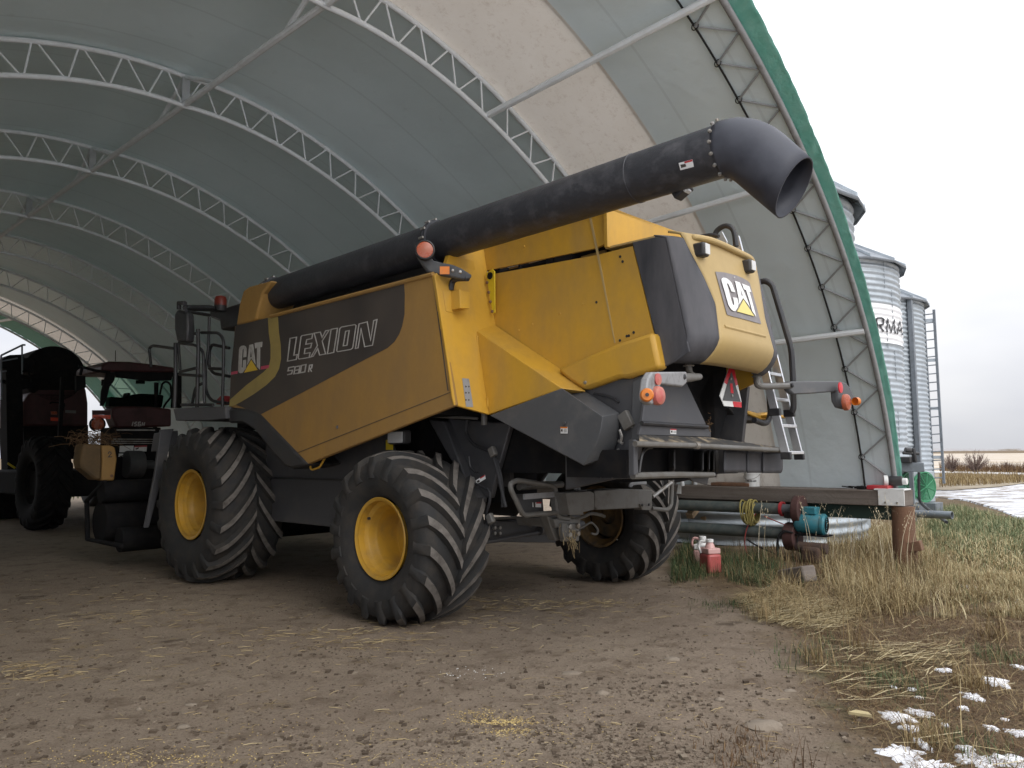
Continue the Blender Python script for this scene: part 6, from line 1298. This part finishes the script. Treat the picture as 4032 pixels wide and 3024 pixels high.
def far():
    sheet('stubble_field',[(1000,1017),(3600,1030),(3400,973.5),(1000,985)],.05,patchy('stubble',(.40,.33,.24),(.55,.52,.48),.09,.50,.60,stretch=(1,4,1)))
    sheet('grass_verge',[(1000,1062),(2060,1062),(2160,1054),(2212,1047),(2900,1050),(3400,1030),(1000,1015)],.06,patchy('verge_grass',(.16,.125,.08),(.33,.28,.2),.8,.35,.65,c3=(.2,.15,.1)))
    sheet('gravel_road',[(1000,1021),(2030,1024),(2212,1029),(3200,1036),(3200,1031),(2212,1024.5),(2030,1020.5),(1000,1018)],.09,patchy('gravel',(.55,.53,.5),(.7,.7,.7),.6,.4,.6))
    sheet('snow_field',[(2020,1062),(2080,1058),(2160,1052),(2212,1046),(2700,1050),(2900,1170),(2600,1200),(2212,1125),(2150,1100),(2090,1082),(2020,1075)],.035,patchy('patchy_snow',(.74,.76,.80),(.20,.16,.12),2.2,.46,.54,stretch=(.5,1.6,1)),skirt=True)
    b=B(); P=[]
    for i in range(40):
        a=math.radians(10+ i*1.4); d=900; P.append((d*math.sin(a),d*math.cos(a),2.2+1.6*noise.noise(Vector((i*.35,2,0)))))
    vs=[Vector((x,y,-1)) for x,y,z in P]+[Vector((x,y,z)) for x,y,z in P]+[Vector((x*1.2,y*1.2,-1)) for x,y,z in P]; n=len(P)
    b.add(vs,[(i,i+1,n+i+1,n+i) for i in range(n-1)]+[(n+i,n+i+1,2*n+i+1,2*n+i) for i in range(n-1)])
    tag(b.build('hills',patchy('far_hill',(.33,.27,.19),(.66,.66,.68),.02,.46,.56,stretch=(.4,.4,2)),world=True,smooth=60),kind='structure')
    # leafless shrubs by the road
    for i,(x,yb,yt,wd,D,lab) in enumerate(((2056,1021,976,38,50,'bare leafless shrub next to the bin ladder'),(2108,1021,969,58,49,'largest bare round shrub by the road'),(2176,1018,994,30,52,'small thin bare bush at the right edge of the field'))):
        w=W(C0+ray(x,yb)*(D/ (ray(x,yb).x*F.y+ray(x,yb).y*R.y))); base=Vector((w.x,w.y,0)); h=(yb-yt)/1661*D*1.03; rad=wd/1661*D*.5
        t=thing('shrub',tuple(UV(base)),lab,'shrub','bare shrubs by the road'); bt=B(); bw=B()
        for k in range(46):
            a=random.uniform(0,2*PI); rr=rad*math.sqrt(random.random()); tip=base+Vector((rr*math.cos(a),rr*math.sin(a),h*(1-.45*(rr/rad)**2)*random.uniform(.7,1))); mid=base+(tip-base)*.45+Vector((0,0,h*.08)); bt.tube([UV(base+(tip-base)*.08*Vector((1,1,0)).length),UV(mid),UV(tip)],[.025,.016,.006],4)
            for j in range(22):
                tt=random.uniform(.25,1); p=base+(tip-base)*tt; d=Vector((random.gauss(0,.22),random.gauss(0,.22),random.uniform(.05,.4)))*(h/1.6)*.8; s=Vector((-d.y,d.x,0)).normalized()*.010; bw.add([UV(p-s),UV(p+s),UV(p+d)],[(0,1,2)])
        bt.build('trunk',TWIG,t); bw.build('crown',TWIG,t,smooth=0,recalc=False)
far()
# ------------------------------------------------------------------ vegetation
def blade(b,x,y,h,w,ang,lean,droop=1.,z=None,segs=3):
    z=gz(x,y) if z is None else z
    d=Vector((math.cos(ang),math.sin(ang),0)); s=Vector((-d.y,d.x,0)); base=Vector((x,y,z-.01)); vs=[]
    for k in range(segs+1):
        t=k/segs; p=base+Vector((0,0,1))*h*(t-lean*.5*droop*t*t*t)+d*h*lean*(t**1.6); ww=w*(1-t*.85)/2
        vs+=[p-s*ww,p+s*ww]
    b.add(vs,[(2*k,2*k+1,2*k+3,2*k+2) for k in range(segs)])
def scatter(poly,n,fn):
    P=[wp(*p) for p in poly]; x0,x1=min(p[0] for p in P),max(p[0] for p in P); y0,y1=min(p[1] for p in P),max(p[1] for p in P); k=0; tries=0
    while k<n and tries<n*60:
        tries+=1; x,y=random.uniform(x0,x1),random.uniform(y0,y1)
        if not inpoly(x,y,P): continue
        if fn(x,y): k+=1
def stuff(b,name,m,label=None): o=b.build(name,m,world=True,smooth=0,recalc=False,origin=(0,0,0)); return tag(o,label,None,None,'stuff')
def clump(x,y,s,z): return .5+.5*noise.noise(Vector((x*s,y*s,z)))
def veg():
    ta=random.uniform
    dry=B(); grn=B(); red=B(); dk=B(); pal=B(); pgr=B()
    A_T=[(1480,1258),(1560,1264),(1660,1268),(1760,1285),(1860,1312),(1960,1325),(2060,1335),(2140,1320),(2160,1250),(2060,1180),(1960,1138),(1500,1150)]
    def f(x,y):
        c=clump(x,y,1.6,7)
        if random.random()>(c-.25)*2: return False
        u=UV(Vector((x,y,0))); h=ta(.06,.36)*(.3+.9*c)
        nearpost=math.exp(-((u[0]+2.1)**2+(u[1]-4.6)**2)/3); h*=.75+.45*nearpost
        t=random.random(); bb=dry if t<.45 else (red if t<.88 else grn)
        if u[1]<3.9 and u[0]>-1.1: bb=dk if random.random()<.7 else dry
        blade(bb,x,y,h,ta(.004,.010),ta(0,2*PI),abs(random.gauss(.25,.3)),segs=3); return True
    scatter(A_T,9500,f)
    # dark green grass by the right rear wheel and jug
    def f(x,y): blade(dk if random.random()<.75 else (grn if random.random()<.6 else dry),x,y,ta(.06,.36)*(.25+1.1*clump(x,y,2.6,3)),ta(.004,.009),ta(0,2*PI),abs(random.gauss(.55,.45))); return True
    scatter([(1448,1262),(1500,1255),(1540,1232),(1530,1200),(1490,1180),(1455,1210)],2600,f)
    scatter([(1570,1262),(1660,1275),(1690,1235),(1640,1200),(1560,1215)],1800,f)
    # low weedy mat, straw and reddish weeds on the right foreground
    A_S2=[(1560,1302),(1690,1350),(1790,1400),(1800,1450),(1790,1500),(1850,1560),(1915,1600),(1960,1640),(1980,1720),(2400,1720),(2500,1330),(2100,1330),(1700,1318)]
    A_S=[(1450,1262),(1560,1302),(1690,1362),(1742,1425),(1715,1490),(1780,1545),(1850,1592),(1905,1640),(1915,1720),(2400,1720),(2500,1330),(2100,1330),(1700,1318)]
    def f(x,y):
        c=clump(x,y,2.2,2); c2=clump(x,y,1.1,20)
        if random.random()>(c-.3)*2.2: return False
        t=random.random(); bb=red if c2>.36 else dry
        if t<.18: bb=grn
        if t>.88: bb=dry
        blade(bb,x,y,ta(.02,.08)*(.4+c),ta(.003,.006),ta(0,2*PI),ta(.5,2.0),segs=2); return True
    scatter(A_S2,5200,f)
    def f(x,y): # bent and lying stems
        blade(dry,x,y,ta(.12,.42),ta(.004,.007),ta(0,2*PI),ta(1.0,2.2),.75,segs=4); return True
    scatter(A_S2,170,f); scatter([(1600,1300),(1720,1345),(1900,1345),(1950,1290),(1700,1270)],700,f)
    def f(x,y): # flat dead thatch
        c=clump(x,y,1.3,40)
        blade(red if random.random()<.55+.4*c else dry,x,y,ta(.02,.07),ta(.003,.006),ta(0,2*PI),ta(1.6,3.2),.35,segs=2); return True
    scatter(A_S,8000,f); scatter(A_S2,17000,f); scatter(A_T,7000,f)
    # tufts
    for x0,y0,n,hh,bb in ((1655,1340,70,.30,dry),(1760,1430,60,.30,dry),(1850,1405,40,.35,dry),(1930,1330,50,.42,dry),(2100,1480,120,.25,dry),(2000,1600,120,.2,dry),(2150,1380,90,.3,dry),(1830,1290,90,.45,pal),(1880,1300,80,.5,pal),(1700,1285,60,.35,pal),(1990,1300,80,.4,pal),(2050,1330,80,.3,pal),(1745,1415,130,.10,grn),(1795,1395,90,.10,grn),(1600,1310,150,.09,dk),(1545,1310,120,.08,dk),(1935,1470,160,.10,grn),(1885,1465,120,.08,grn),(2100,1610,120,.1,grn),(2140,1420,160,.12,grn),(1945,1480,130,.09,dk),(1610,1600,160,.07,red),(1590,1650,200,.07,red),(1850,1490,160,.06,red),(1700,1440,30,.10,dk)):
        cx,cy=wp(x0,y0)
        for k in range(n): blade(bb,cx+random.gauss(0,.10 if hh<.15 else .07),cy+random.gauss(0,.16 if hh<.15 else .08),hh*ta(.5,1.15),ta(.004,.008),ta(0,2*PI),abs(random.gauss(.45,.4)),segs=4)
    # a few dark dry forked stems at the lower edge
    for x0,y0 in ((1715,1659),(1735,1659),(1755,1665),(1780,1668)):
        cx,cy=wp(x0,y0); 
        for k in range(2): blade(red,cx,cy,ta(.16,.26),.006,ta(0,2*PI),ta(.1,.5),segs=4)
    # green patch beyond the post
    A_G=[(1975,1140),(2010,1112),(2060,1098),(2130,1112),(2212,1130),(2300,1165),(2300,1270),(2100,1250),(1985,1195)]
    def f(x,y):
        c=clump(x,y,.9,11); t=random.random(); d=math.hypot(x-7.4,y-10); 
        bb=pgr if t<(.10+.7*min(1,max(0,(y-10)/4))*min(1,.3+1.4*c)) else (pal if t<.9 else grn)
        blade(bb,x,y,ta(.08,.30)*(.25+1.1*c)*min(1,.5+max(0,(y-8))/8),ta(.008,.020),ta(0,2*PI),abs(random.gauss(.55,.5)),segs=3); return True
    scatter(A_G,22000,f)
    A_Y=[(1985,1195),(2100,1245),(2300,1275),(2300,1340),(2140,1330),(2050,1310),(1990,1240)]
    def f(x,y):
        if clump(x,y,1.5,31)<.36: return False
        blade(pal if random.random()<.75 else (dry if random.random()<.7 else pgr),x,y,ta(.05,.22),ta(.005,.010),ta(0,2*PI),abs(random.gauss(.5,.4)),segs=3); return True
    scatter(A_Y,13000,f)
    def f(x,y): # pale tall grass round the post
        c=clump(x,y,2.3,51)
        if random.random()>(c-.2)*2: return False
        blade(pal if random.random()<.6 else dry,x,y,ta(.12,.50)*(.3+.9*c),ta(.004,.010),ta(0,2*PI),abs(random.gauss(.5,.45)),segs=4); return True
    scatter([(1790,1150),(2000,1140),(2060,1290),(1960,1330),(1840,1325),(1770,1250)],6500,f)
    def f(x,y): # mat of fallen straw
        z=gz(x,y)+random.uniform(.004,.05); a=ta(-.5,.9); L=ta(.08,.35); d=Vector((math.cos(a),math.sin(a),random.gauss(0,.1)))*L/2; p=Vector((x,y,z)); w=ta(.004,.008); n_=Vector((-d.y,d.x,0)).normalized()*w/2; k=Vector((0,0,random.gauss(0,.01)))
        pal.add([p-d-n_,p-d+n_,p+k-n_,p+k+n_,p+d-n_,p+d+n_],[(0,1,3,2),(2,3,5,4)]); return True
    scatter([(1590,1292),(1700,1268),(1860,1325),(1800,1372),(1640,1345)],1500,f); scatter([(1880,1395),(2060,1400),(2110,1440),(1920,1440)],110,f); scatter([(1700,1440),(1800,1400),(2000,1400),(2100,1500),(1850,1520)],120,f); scatter(A_S2,120,f)
    # verge grass along the road
    def f(x,y): blade(dry,x,y,ta(.2,.55),.03,ta(0,2*PI),ta(0,.5),segs=2); return True
    scatter([(2030,1056),(2212,1046),(2300,1046),(2300,1034),(2030,1030)],3500,f)
    def f(x,y): blade(red,x,y,ta(.3,.8),.035,ta(0,2*PI),ta(0,.4),segs=2); return True
    scatter([(2030,1021),(2300,1026),(2300,1019),(2030,1015)],2600,f)
    # at the far mouth of the shed
    def f(x,y): blade(grn,x,y,ta(.15,.5),.03,ta(0,2*PI),ta(0,.4),segs=2); return True
    P=[W(Vector((u,v,0))) for u,v in ((25,-6),(25,8),(34,10),(34,-6))]
    for k in range(2500): u,v=ta(25,36),ta(-5,9); w=W(Vector((u,v,0))); f(w.x,w.y)
    # tall oat stems with pale drooping panicles
    pan=B()
    for x0,y0,yt,n in ((1762,1215,1075,3),(1790,1215,1095,2),(1840,1215,1120,3),(1640,1225,1075,2),(1925,1240,1085,2),(1948,1240,1095,2),(1900,1238,1110,2),(1975,1240,1105,1)):
        for k in range(n):
            cx,cy=wp(x0+random.gauss(0,8),y0); D=math.hypot(cx,cy); h=(y0-yt)/1661*D*ta(.75,1.0); ang=ta(0,2*PI); d=Vector((math.cos(ang),math.sin(ang),0)); pts=[Vector((cx,cy,0))+Vector((0,0,h*t))+d*h*.22*t**2.2 for t in (0,.3,.6,.85,1)]
            pan.tube([UV(p) for p in pts],[.003,.003,.0025,.002,.0015],4)
            for j in range(26):
                t=ta(.72,1.05); p=Vector((cx,cy,h*t))+d*h*.22*t**2.2; o=Vector((random.gauss(0,.045),random.gauss(0,.045),-ta(.0,.05))); l=Vector((random.gauss(0,.006),random.gauss(0,.006),-ta(.018,.034))); s=Vector((.004,0,0)) if j%2 else Vector((0,.004,0)); q_=p+o
                pan.add([UV(p),UV(q_),UV(q_+Vector((.001,0,0)))],[(0,1,2)]); pan.add([UV(q_),UV(q_+l*.5+s),UV(q_+l),UV(q_+l*.5-s)],[(0,1,2,3)])
    tag(pan.build('wild_oats',grass_mat('pale_oat_stems',(.45,.38,.24),(.58,.5,.34),(.68,.6,.44)),smooth=0,recalc=False,origin=(0,0,0)),kind='stuff')
    stuff(dry,'dry_grass',GDRY); stuff(grn,'green_grass',GGRN); stuff(red,'brown_weeds',GRED); stuff(dk,'dark_grass',GDK); stuff(pal,'pale_straw_grass',GPAL); stuff(pgr,'pale_green_weeds',GPGR)
veg()
def litter():
    st=B(); gr=B(); pb=B()
    def stem(x,y,L,a,w=.0035):
        z=gz(x,y)+.006; d=Vector((math.cos(a),math.sin(a),random.gauss(0,.05)))*L/2; bend=Vector((random.gauss(0,.08)*L,random.gauss(0,.08)*L,0)); st.tube([Vector((x,y,z))-d,Vector((x,y,z+.002))+bend*.5,Vector((x,y,z))+d],[w*.5,w*.55,w*.4],4)
    def cl(px,py,sx,sy,n,L0,L1):
        cx,cy=wp(px,py)
        for k in range(int(n*.6)):
            x,y=random.gauss(cx,sx*1.25),random.gauss(cy,sy*1.25); stem(x,y,random.uniform(L0,L1),random.gauss(.15,.8),random.choice((.003,.004,.005)))
    for px,py,sx,sy,n in ((260,1335,.35,.18,150),(180,1300,.9,.5,120),(50,1440,.22,.10,130),(90,1460,.15,.06,80),(640,1365,.3,.1,80),(760,1375,.35,.15,90),(1070,1305,.28,.16,170),(1260,1302,.25,.10,120),(1010,1345,.3,.1,70),(800,1390,.4,.2,70),(1180,1310,.5,.3,120),(480,1400,.6,.3,60),(820,1385,.2,.1,40)): cl(px,py,sx,sy,n,.03,.14)
    for k in range(1100):
        px,py=random.uniform(-50,1750),random.uniform(1190,1680)
        x,y=wp(px,py)
        if edge(x,y,ZW)<.1 and random.random()<min(1,.35+.06*y): stem(x,y,random.uniform(.015,.10),random.gauss(.2,.9),random.choice((.002,.003,.004)))
    stuff2=tag(st.build('straw_litter',STRW,world=True,smooth=0,recalc=False,origin=(0,0,0)),kind='stuff')
    def kern(x,y,s):
        z=gz(x,y)+s*.4; a=random.uniform(0,PI); d=Vector((math.cos(a),math.sin(a),random.gauss(0,.2)))*s; n=Vector((-d.y,d.x,0))*.42; c=Vector((x,y,z)); up_=Vector((0,0,s*.4)); gr.add([c+d,c+n,c-d,c-n,c+up_,c-up_],[(0,1,4),(1,2,4),(2,3,4),(3,0,4),(1,0,5),(2,1,5),(3,2,5),(0,3,5)])
    for px,py,sx,sy,n in ((1085,1562,.10,.035,420),(1110,1585,.10,.03,200),(1040,1545,.12,.05,150),(300,1635,.35,.08,260),(950,1650,.3,.08,170),(420,1640,.3,.06,120),(1250,1560,.5,.2,140),(700,1590,.6,.2,160)):
        cx,cy=wp(px,py)
        for k in range(n): kern(random.gauss(cx,sx),random.gauss(cy,sy),random.uniform(.0045,.0075))
    tag(gr.build('spilled_grain',GRAIN,world=True,smooth=0,recalc=False,origin=(0,0,0)),kind='stuff')
    def peb(x,y,s):
        c=Vector((x,y,gz(x,y)+s*.15)); v=[]
        for k in range(8):
            d=Vector((1 if k&1 else -1,1 if k&2 else -1,1 if k&4 else -1)); v.append(c+Vector((d.x*s*random.uniform(.35,.8),d.y*s*random.uniform(.35,.8),d.z*s*random.uniform(.2,.5))))
        pb.add(v,[(0,2,3,1),(4,5,7,6),(0,1,5,4),(2,6,7,3),(0,4,6,2),(1,3,7,5)])
    for k in range(11500):
        px=random.uniform(-50,1900); py=random.uniform(1240,1690)
        if random.random()>(.25+.75*clump(px*.01,py*.02,1,5)): continue
        x,y=wp(px,py)
        if edge(x,y,ZW)>.3: continue
        peb(x,y,min(.03,random.lognormvariate(-4.98,.55)))
    for px,py,sx,sy,n in ((1390,1640,.25,.1,500),(1250,1590,.35,.15,500),(900,1600,.5,.15,400),(1330,1500,.5,.3,400),(750,1420,.5,.3,300)):
        cx,cy=wp(px,py)
        for k in range(n): peb(random.gauss(cx,sx),random.gauss(cy,sy),min(.035,random.lognormvariate(-4.9,.55)))
    tag(pb.build('gravel_crumbs',PEB,world=True,smooth=0,recalc=False,origin=(0,0,0)),kind='stuff')
    # white flakes
    fl=B()
    for px,py,n in ((985,1448,10),(1050,1450,12),(1000,1462,14),(1075,1462,5)):
        cx,cy=wp(px,py)
        for k in range(n):
            x,y=random.gauss(cx,.07),random.gauss(cy,.05); z=gz(x,y)+.008; s=random.uniform(.002,.0065); fl.add([Vector((x-s,y,z)),Vector((x,y-s*.8,z+.004)),Vector((x+s,y,z+.002)),Vector((x,y+s,z+.006))],[(0,1,2,3)])
    tag(fl.build('paper_scraps',WHITE,world=True,smooth=0,recalc=False,origin=(0,0,0)),kind='stuff')
    # single stones
    for i,(px,py,w,h,zz,lab) in enumerate(((1652,1563,.21,.13,.05,'big flat pale stone half buried at the edge of the weeds'),(1452,1423,.12,.07,.03,'pale flat stone in the dirt right of the near tyre'),(1235,1452,.13,.07,.02,'flat brown stone bedded in the middle of the yard'),(1300,1500,.08,.05,.03,'grey stone in the dirt below the middle stone'),(300,1535,.035,.025,.025,'round pale pebble on the dirt at lower left'),(412,1525,.07,.03,.02,'long pale stone in the lower left dirt'),(395,1570,.07,.05,.02,'wide pale stone near the bottom left'),(2085,1558,.03,.02,.0,'x'),(1868,1552,.0,.0,.0,'x'),(1555,1510,.06,.035,.03,'stone with a lit face near the right side dirt'),(1705,1490,.08,.05,.02,'low stone beside the weeds'))):
        if lab=='x': continue
        cx,cy=wp(px,py); w*=.55; h*=.5; zz*=.7; b=B(); ns,nr=14,7; vs=[]
        for j in range(nr+1):
            ph=PI*j/nr
            for k in range(ns):
                a=2*PI*k/ns; d=Vector((math.sin(ph)*math.cos(a),math.sin(ph)*math.sin(a),math.cos(ph))); f=1+.28*noise.noise(d*1.7+Vector((i*5,0,0)))+.1*noise.noise(d*4+Vector((0,i,0))); vs.append(Vector((cx+d.x*w*f,cy+d.y*h*f*1.3,gz(cx,cy)+d.z*zz*f)))
        b.add(vs,[(j*ns+k,j*ns+(k+1)%ns,(j+1)*ns+(k+1)%ns,(j+1)*ns+k) for j in range(nr) for k in range(ns)])
        tag(b.build('stone',STONE,world=True,smooth=50),lab,'stone','stones in the yard dirt')
    cx,cy=wp(1855,1550); b=B(); b.prism([Vector((cx-.05,cy+.02,.012)),Vector((cx,cy-.01,.012)),Vector((cx+.06,cy-.04,.012)),Vector((cx+.05,cy-.01,.02)),Vector((cx,cy+.03,.02))],(0,0,.015)); tag(b.build('yellow_chunk',mat('pale_yellow_chip',(.46,.38,.20),.8,dirt=(.3,.24,.14),dscale=30),world=True),'pale yellow chunk lying on the bare dirt near the snow','scrap')
litter()
def snow():
    b=B()
    def patch(px,py,sx,sy,th=.012):
        c=wp(px,py); a=wp(px-sx,py); d=wp(px,py-sy); rx=abs(c[0]-a[0]); ry=math.hypot(d[0]-c[0],d[1]-c[1]); n=40; rings=6; vs=[Vector((c[0],c[1],gz(*c)+th))]; fs=[]
        o=random.uniform(0,99)
        for j in range(1,rings+1):
            for k in range(n):
                an=2*PI*k/n; dd=Vector((math.cos(an),math.sin(an),0)); f=1+.55*noise.noise(dd*1.6+Vector((o,0,0)))+.45*noise.noise(dd*5+Vector((0,o,0)))+.3*noise.noise(dd*12+Vector((0,0,o))); r=j/rings
                x,y=c[0]+dd.x*rx*f*r,c[1]+dd.y*ry*f*r; vs.append(Vector((x,y,gz(x,y)+th*(1-r**3)*(.7+.6*noise.noise(Vector((x*9,y*9,o))))+(.004 if j<rings else -.012))))
        for k in range(n): fs.append((0,1+k,1+(k+1)%n))
        for j in range(rings-1):
            for k in range(n): fs.append((1+j*n+k,1+(j+1)*n+k,1+(j+1)*n+(k+1)%n,1+j*n+(k+1)%n))
        b.add(vs,fs)
    for p in ((1940,1545,34,14),(1985,1532,28,9),(1965,1568,20,7),(1950,1622,46,18),(2005,1645,60,16),(1990,1600,14,14),(2120,1640,50,18),(2190,1640,40,16),(2085,1610,20,6),(2100,1500,20,9),(2150,1470,26,9),(2080,1525,12,4),(1930,1480,8,2.5),(2040,1447,20,4),(1985,1500,10,3),(1968,1485,10,3),(2200,1575,24,9),(2140,1565,14,6),(2060,1245,26,16),(2085,1262,26,8),(2160,1290,20,6),(2195,1300,16,4),(2060,1275,10,5),(2030,1235,10,10),(2200,1440,10,5),(2040,1560,8,3),(2170,1545,8,3)): patch(*p)
    tag(b.build('snow_patches',SNOW,world=True,smooth=60,recalc=False,origin=(0,0,0)),kind='stuff')
snow()
# ================================================================== LIGHT, SKY, CAMERA
SKY_H,SKY_Z=5.9,22.
wd=bpy.data.worlds.new('World'); S.world=wd; wd.use_nodes=True; nt=wd.node_tree; bg=nt.nodes['Background']
SUN_EL,SUN_AZ=math.radians(36),math.radians(142)
sk=nt.nodes.new('ShaderNodeTexSky'); sk.sky_type='NISHITA'; sk.sun_disc=False; sk.sun_elevation=SUN_EL; sk.sun_rotation=SUN_AZ; sk.dust_density=3; sk.air_density=1
hs=nt.nodes.new('ShaderNodeHueSaturation'); hs.inputs['Saturation'].default_value=.12; nt.links.new(sk.outputs[0],hs.inputs['Color'])
tc=nt.nodes.new('ShaderNodeTexCoord'); mp=nt.nodes.new('ShaderNodeMapping'); mp.inputs['Scale'].default_value=(1,1,2.6); nt.links.new(tc.outputs['Generated'],mp.inputs[0])
nz=nt.nodes.new('ShaderNodeTexNoise'); nz.inputs['Scale'].default_value=1.3; nz.inputs['Detail'].default_value=5; nt.links.new(mp.outputs[0],nz.inputs['Vector'])
cl=mixc(nt,ramp(nt,nz.outputs['Fac'],.3,.7),(.60,.64,.76),(1.14,1.14,1.15))      # overcast deck, three times brighter overhead than at the horizon
sx=nt.nodes.new('ShaderNodeSeparateXYZ'); nt.links.new(tc.outputs['Generated'],sx.inputs[0])
mr=nt.nodes.new('ShaderNodeMapRange'); nt.links.new(sx.outputs['Z'],mr.inputs[0]); mr.inputs[1].default_value=0; mr.inputs[2].default_value=1; mr.inputs[3].default_value=SKY_H; mr.inputs[4].default_value=SKY_Z
vm=nt.nodes.new('ShaderNodeVectorMath'); vm.operation='SCALE'; nt.links.new(cl,vm.inputs[0]); nt.links.new(mr.outputs[0],vm.inputs['Scale'])
fin=mixc(nt,.9,hs.outputs[0],vm.outputs[0]); nt.links.new(fin,bg.inputs['Color']); bg.inputs['Strength'].default_value=.1
sd=bpy.data.lights.new('sun','SUN'); sd.energy=1.1; sd.angle=math.radians(40); sd.color=(1,.97,.93); so=bpy.data.objects.new('sun',sd); COL.objects.link(so)
dv=Vector((math.sin(SUN_AZ)*math.cos(SUN_EL),math.cos(SUN_AZ)*math.cos(SUN_EL),math.sin(SUN_EL))); so.rotation_euler=dv.to_track_quat('Z','Y').to_euler()
cd=bpy.data.cameras.new('camera'); cd.sensor_width=36; cd.lens=36*FPX/PW; cd.clip_start=.05; cd.clip_end=5000; co=bpy.data.objects.new('camera',cd); COL.objects.link(co)
M=Matrix((( rt.x,up.x,-fw.x),(rt.y,up.y,-fw.y),(rt.z,up.z,-fw.z))).to_4x4(); M.translation=CAM; co.matrix_world=M; S.camera=co
S.view_settings.view_transform='Standard'; S.view_settings.look='None'; S.view_settings.gamma=1; S.view_settings.exposure=0.40
S.cycles.max_bounces=10; S.cycles.diffuse_bounces=7; S.cycles.use_denoising=True
for o in bpy.data.objects:
    if '_fr' in o: del o['_fr']
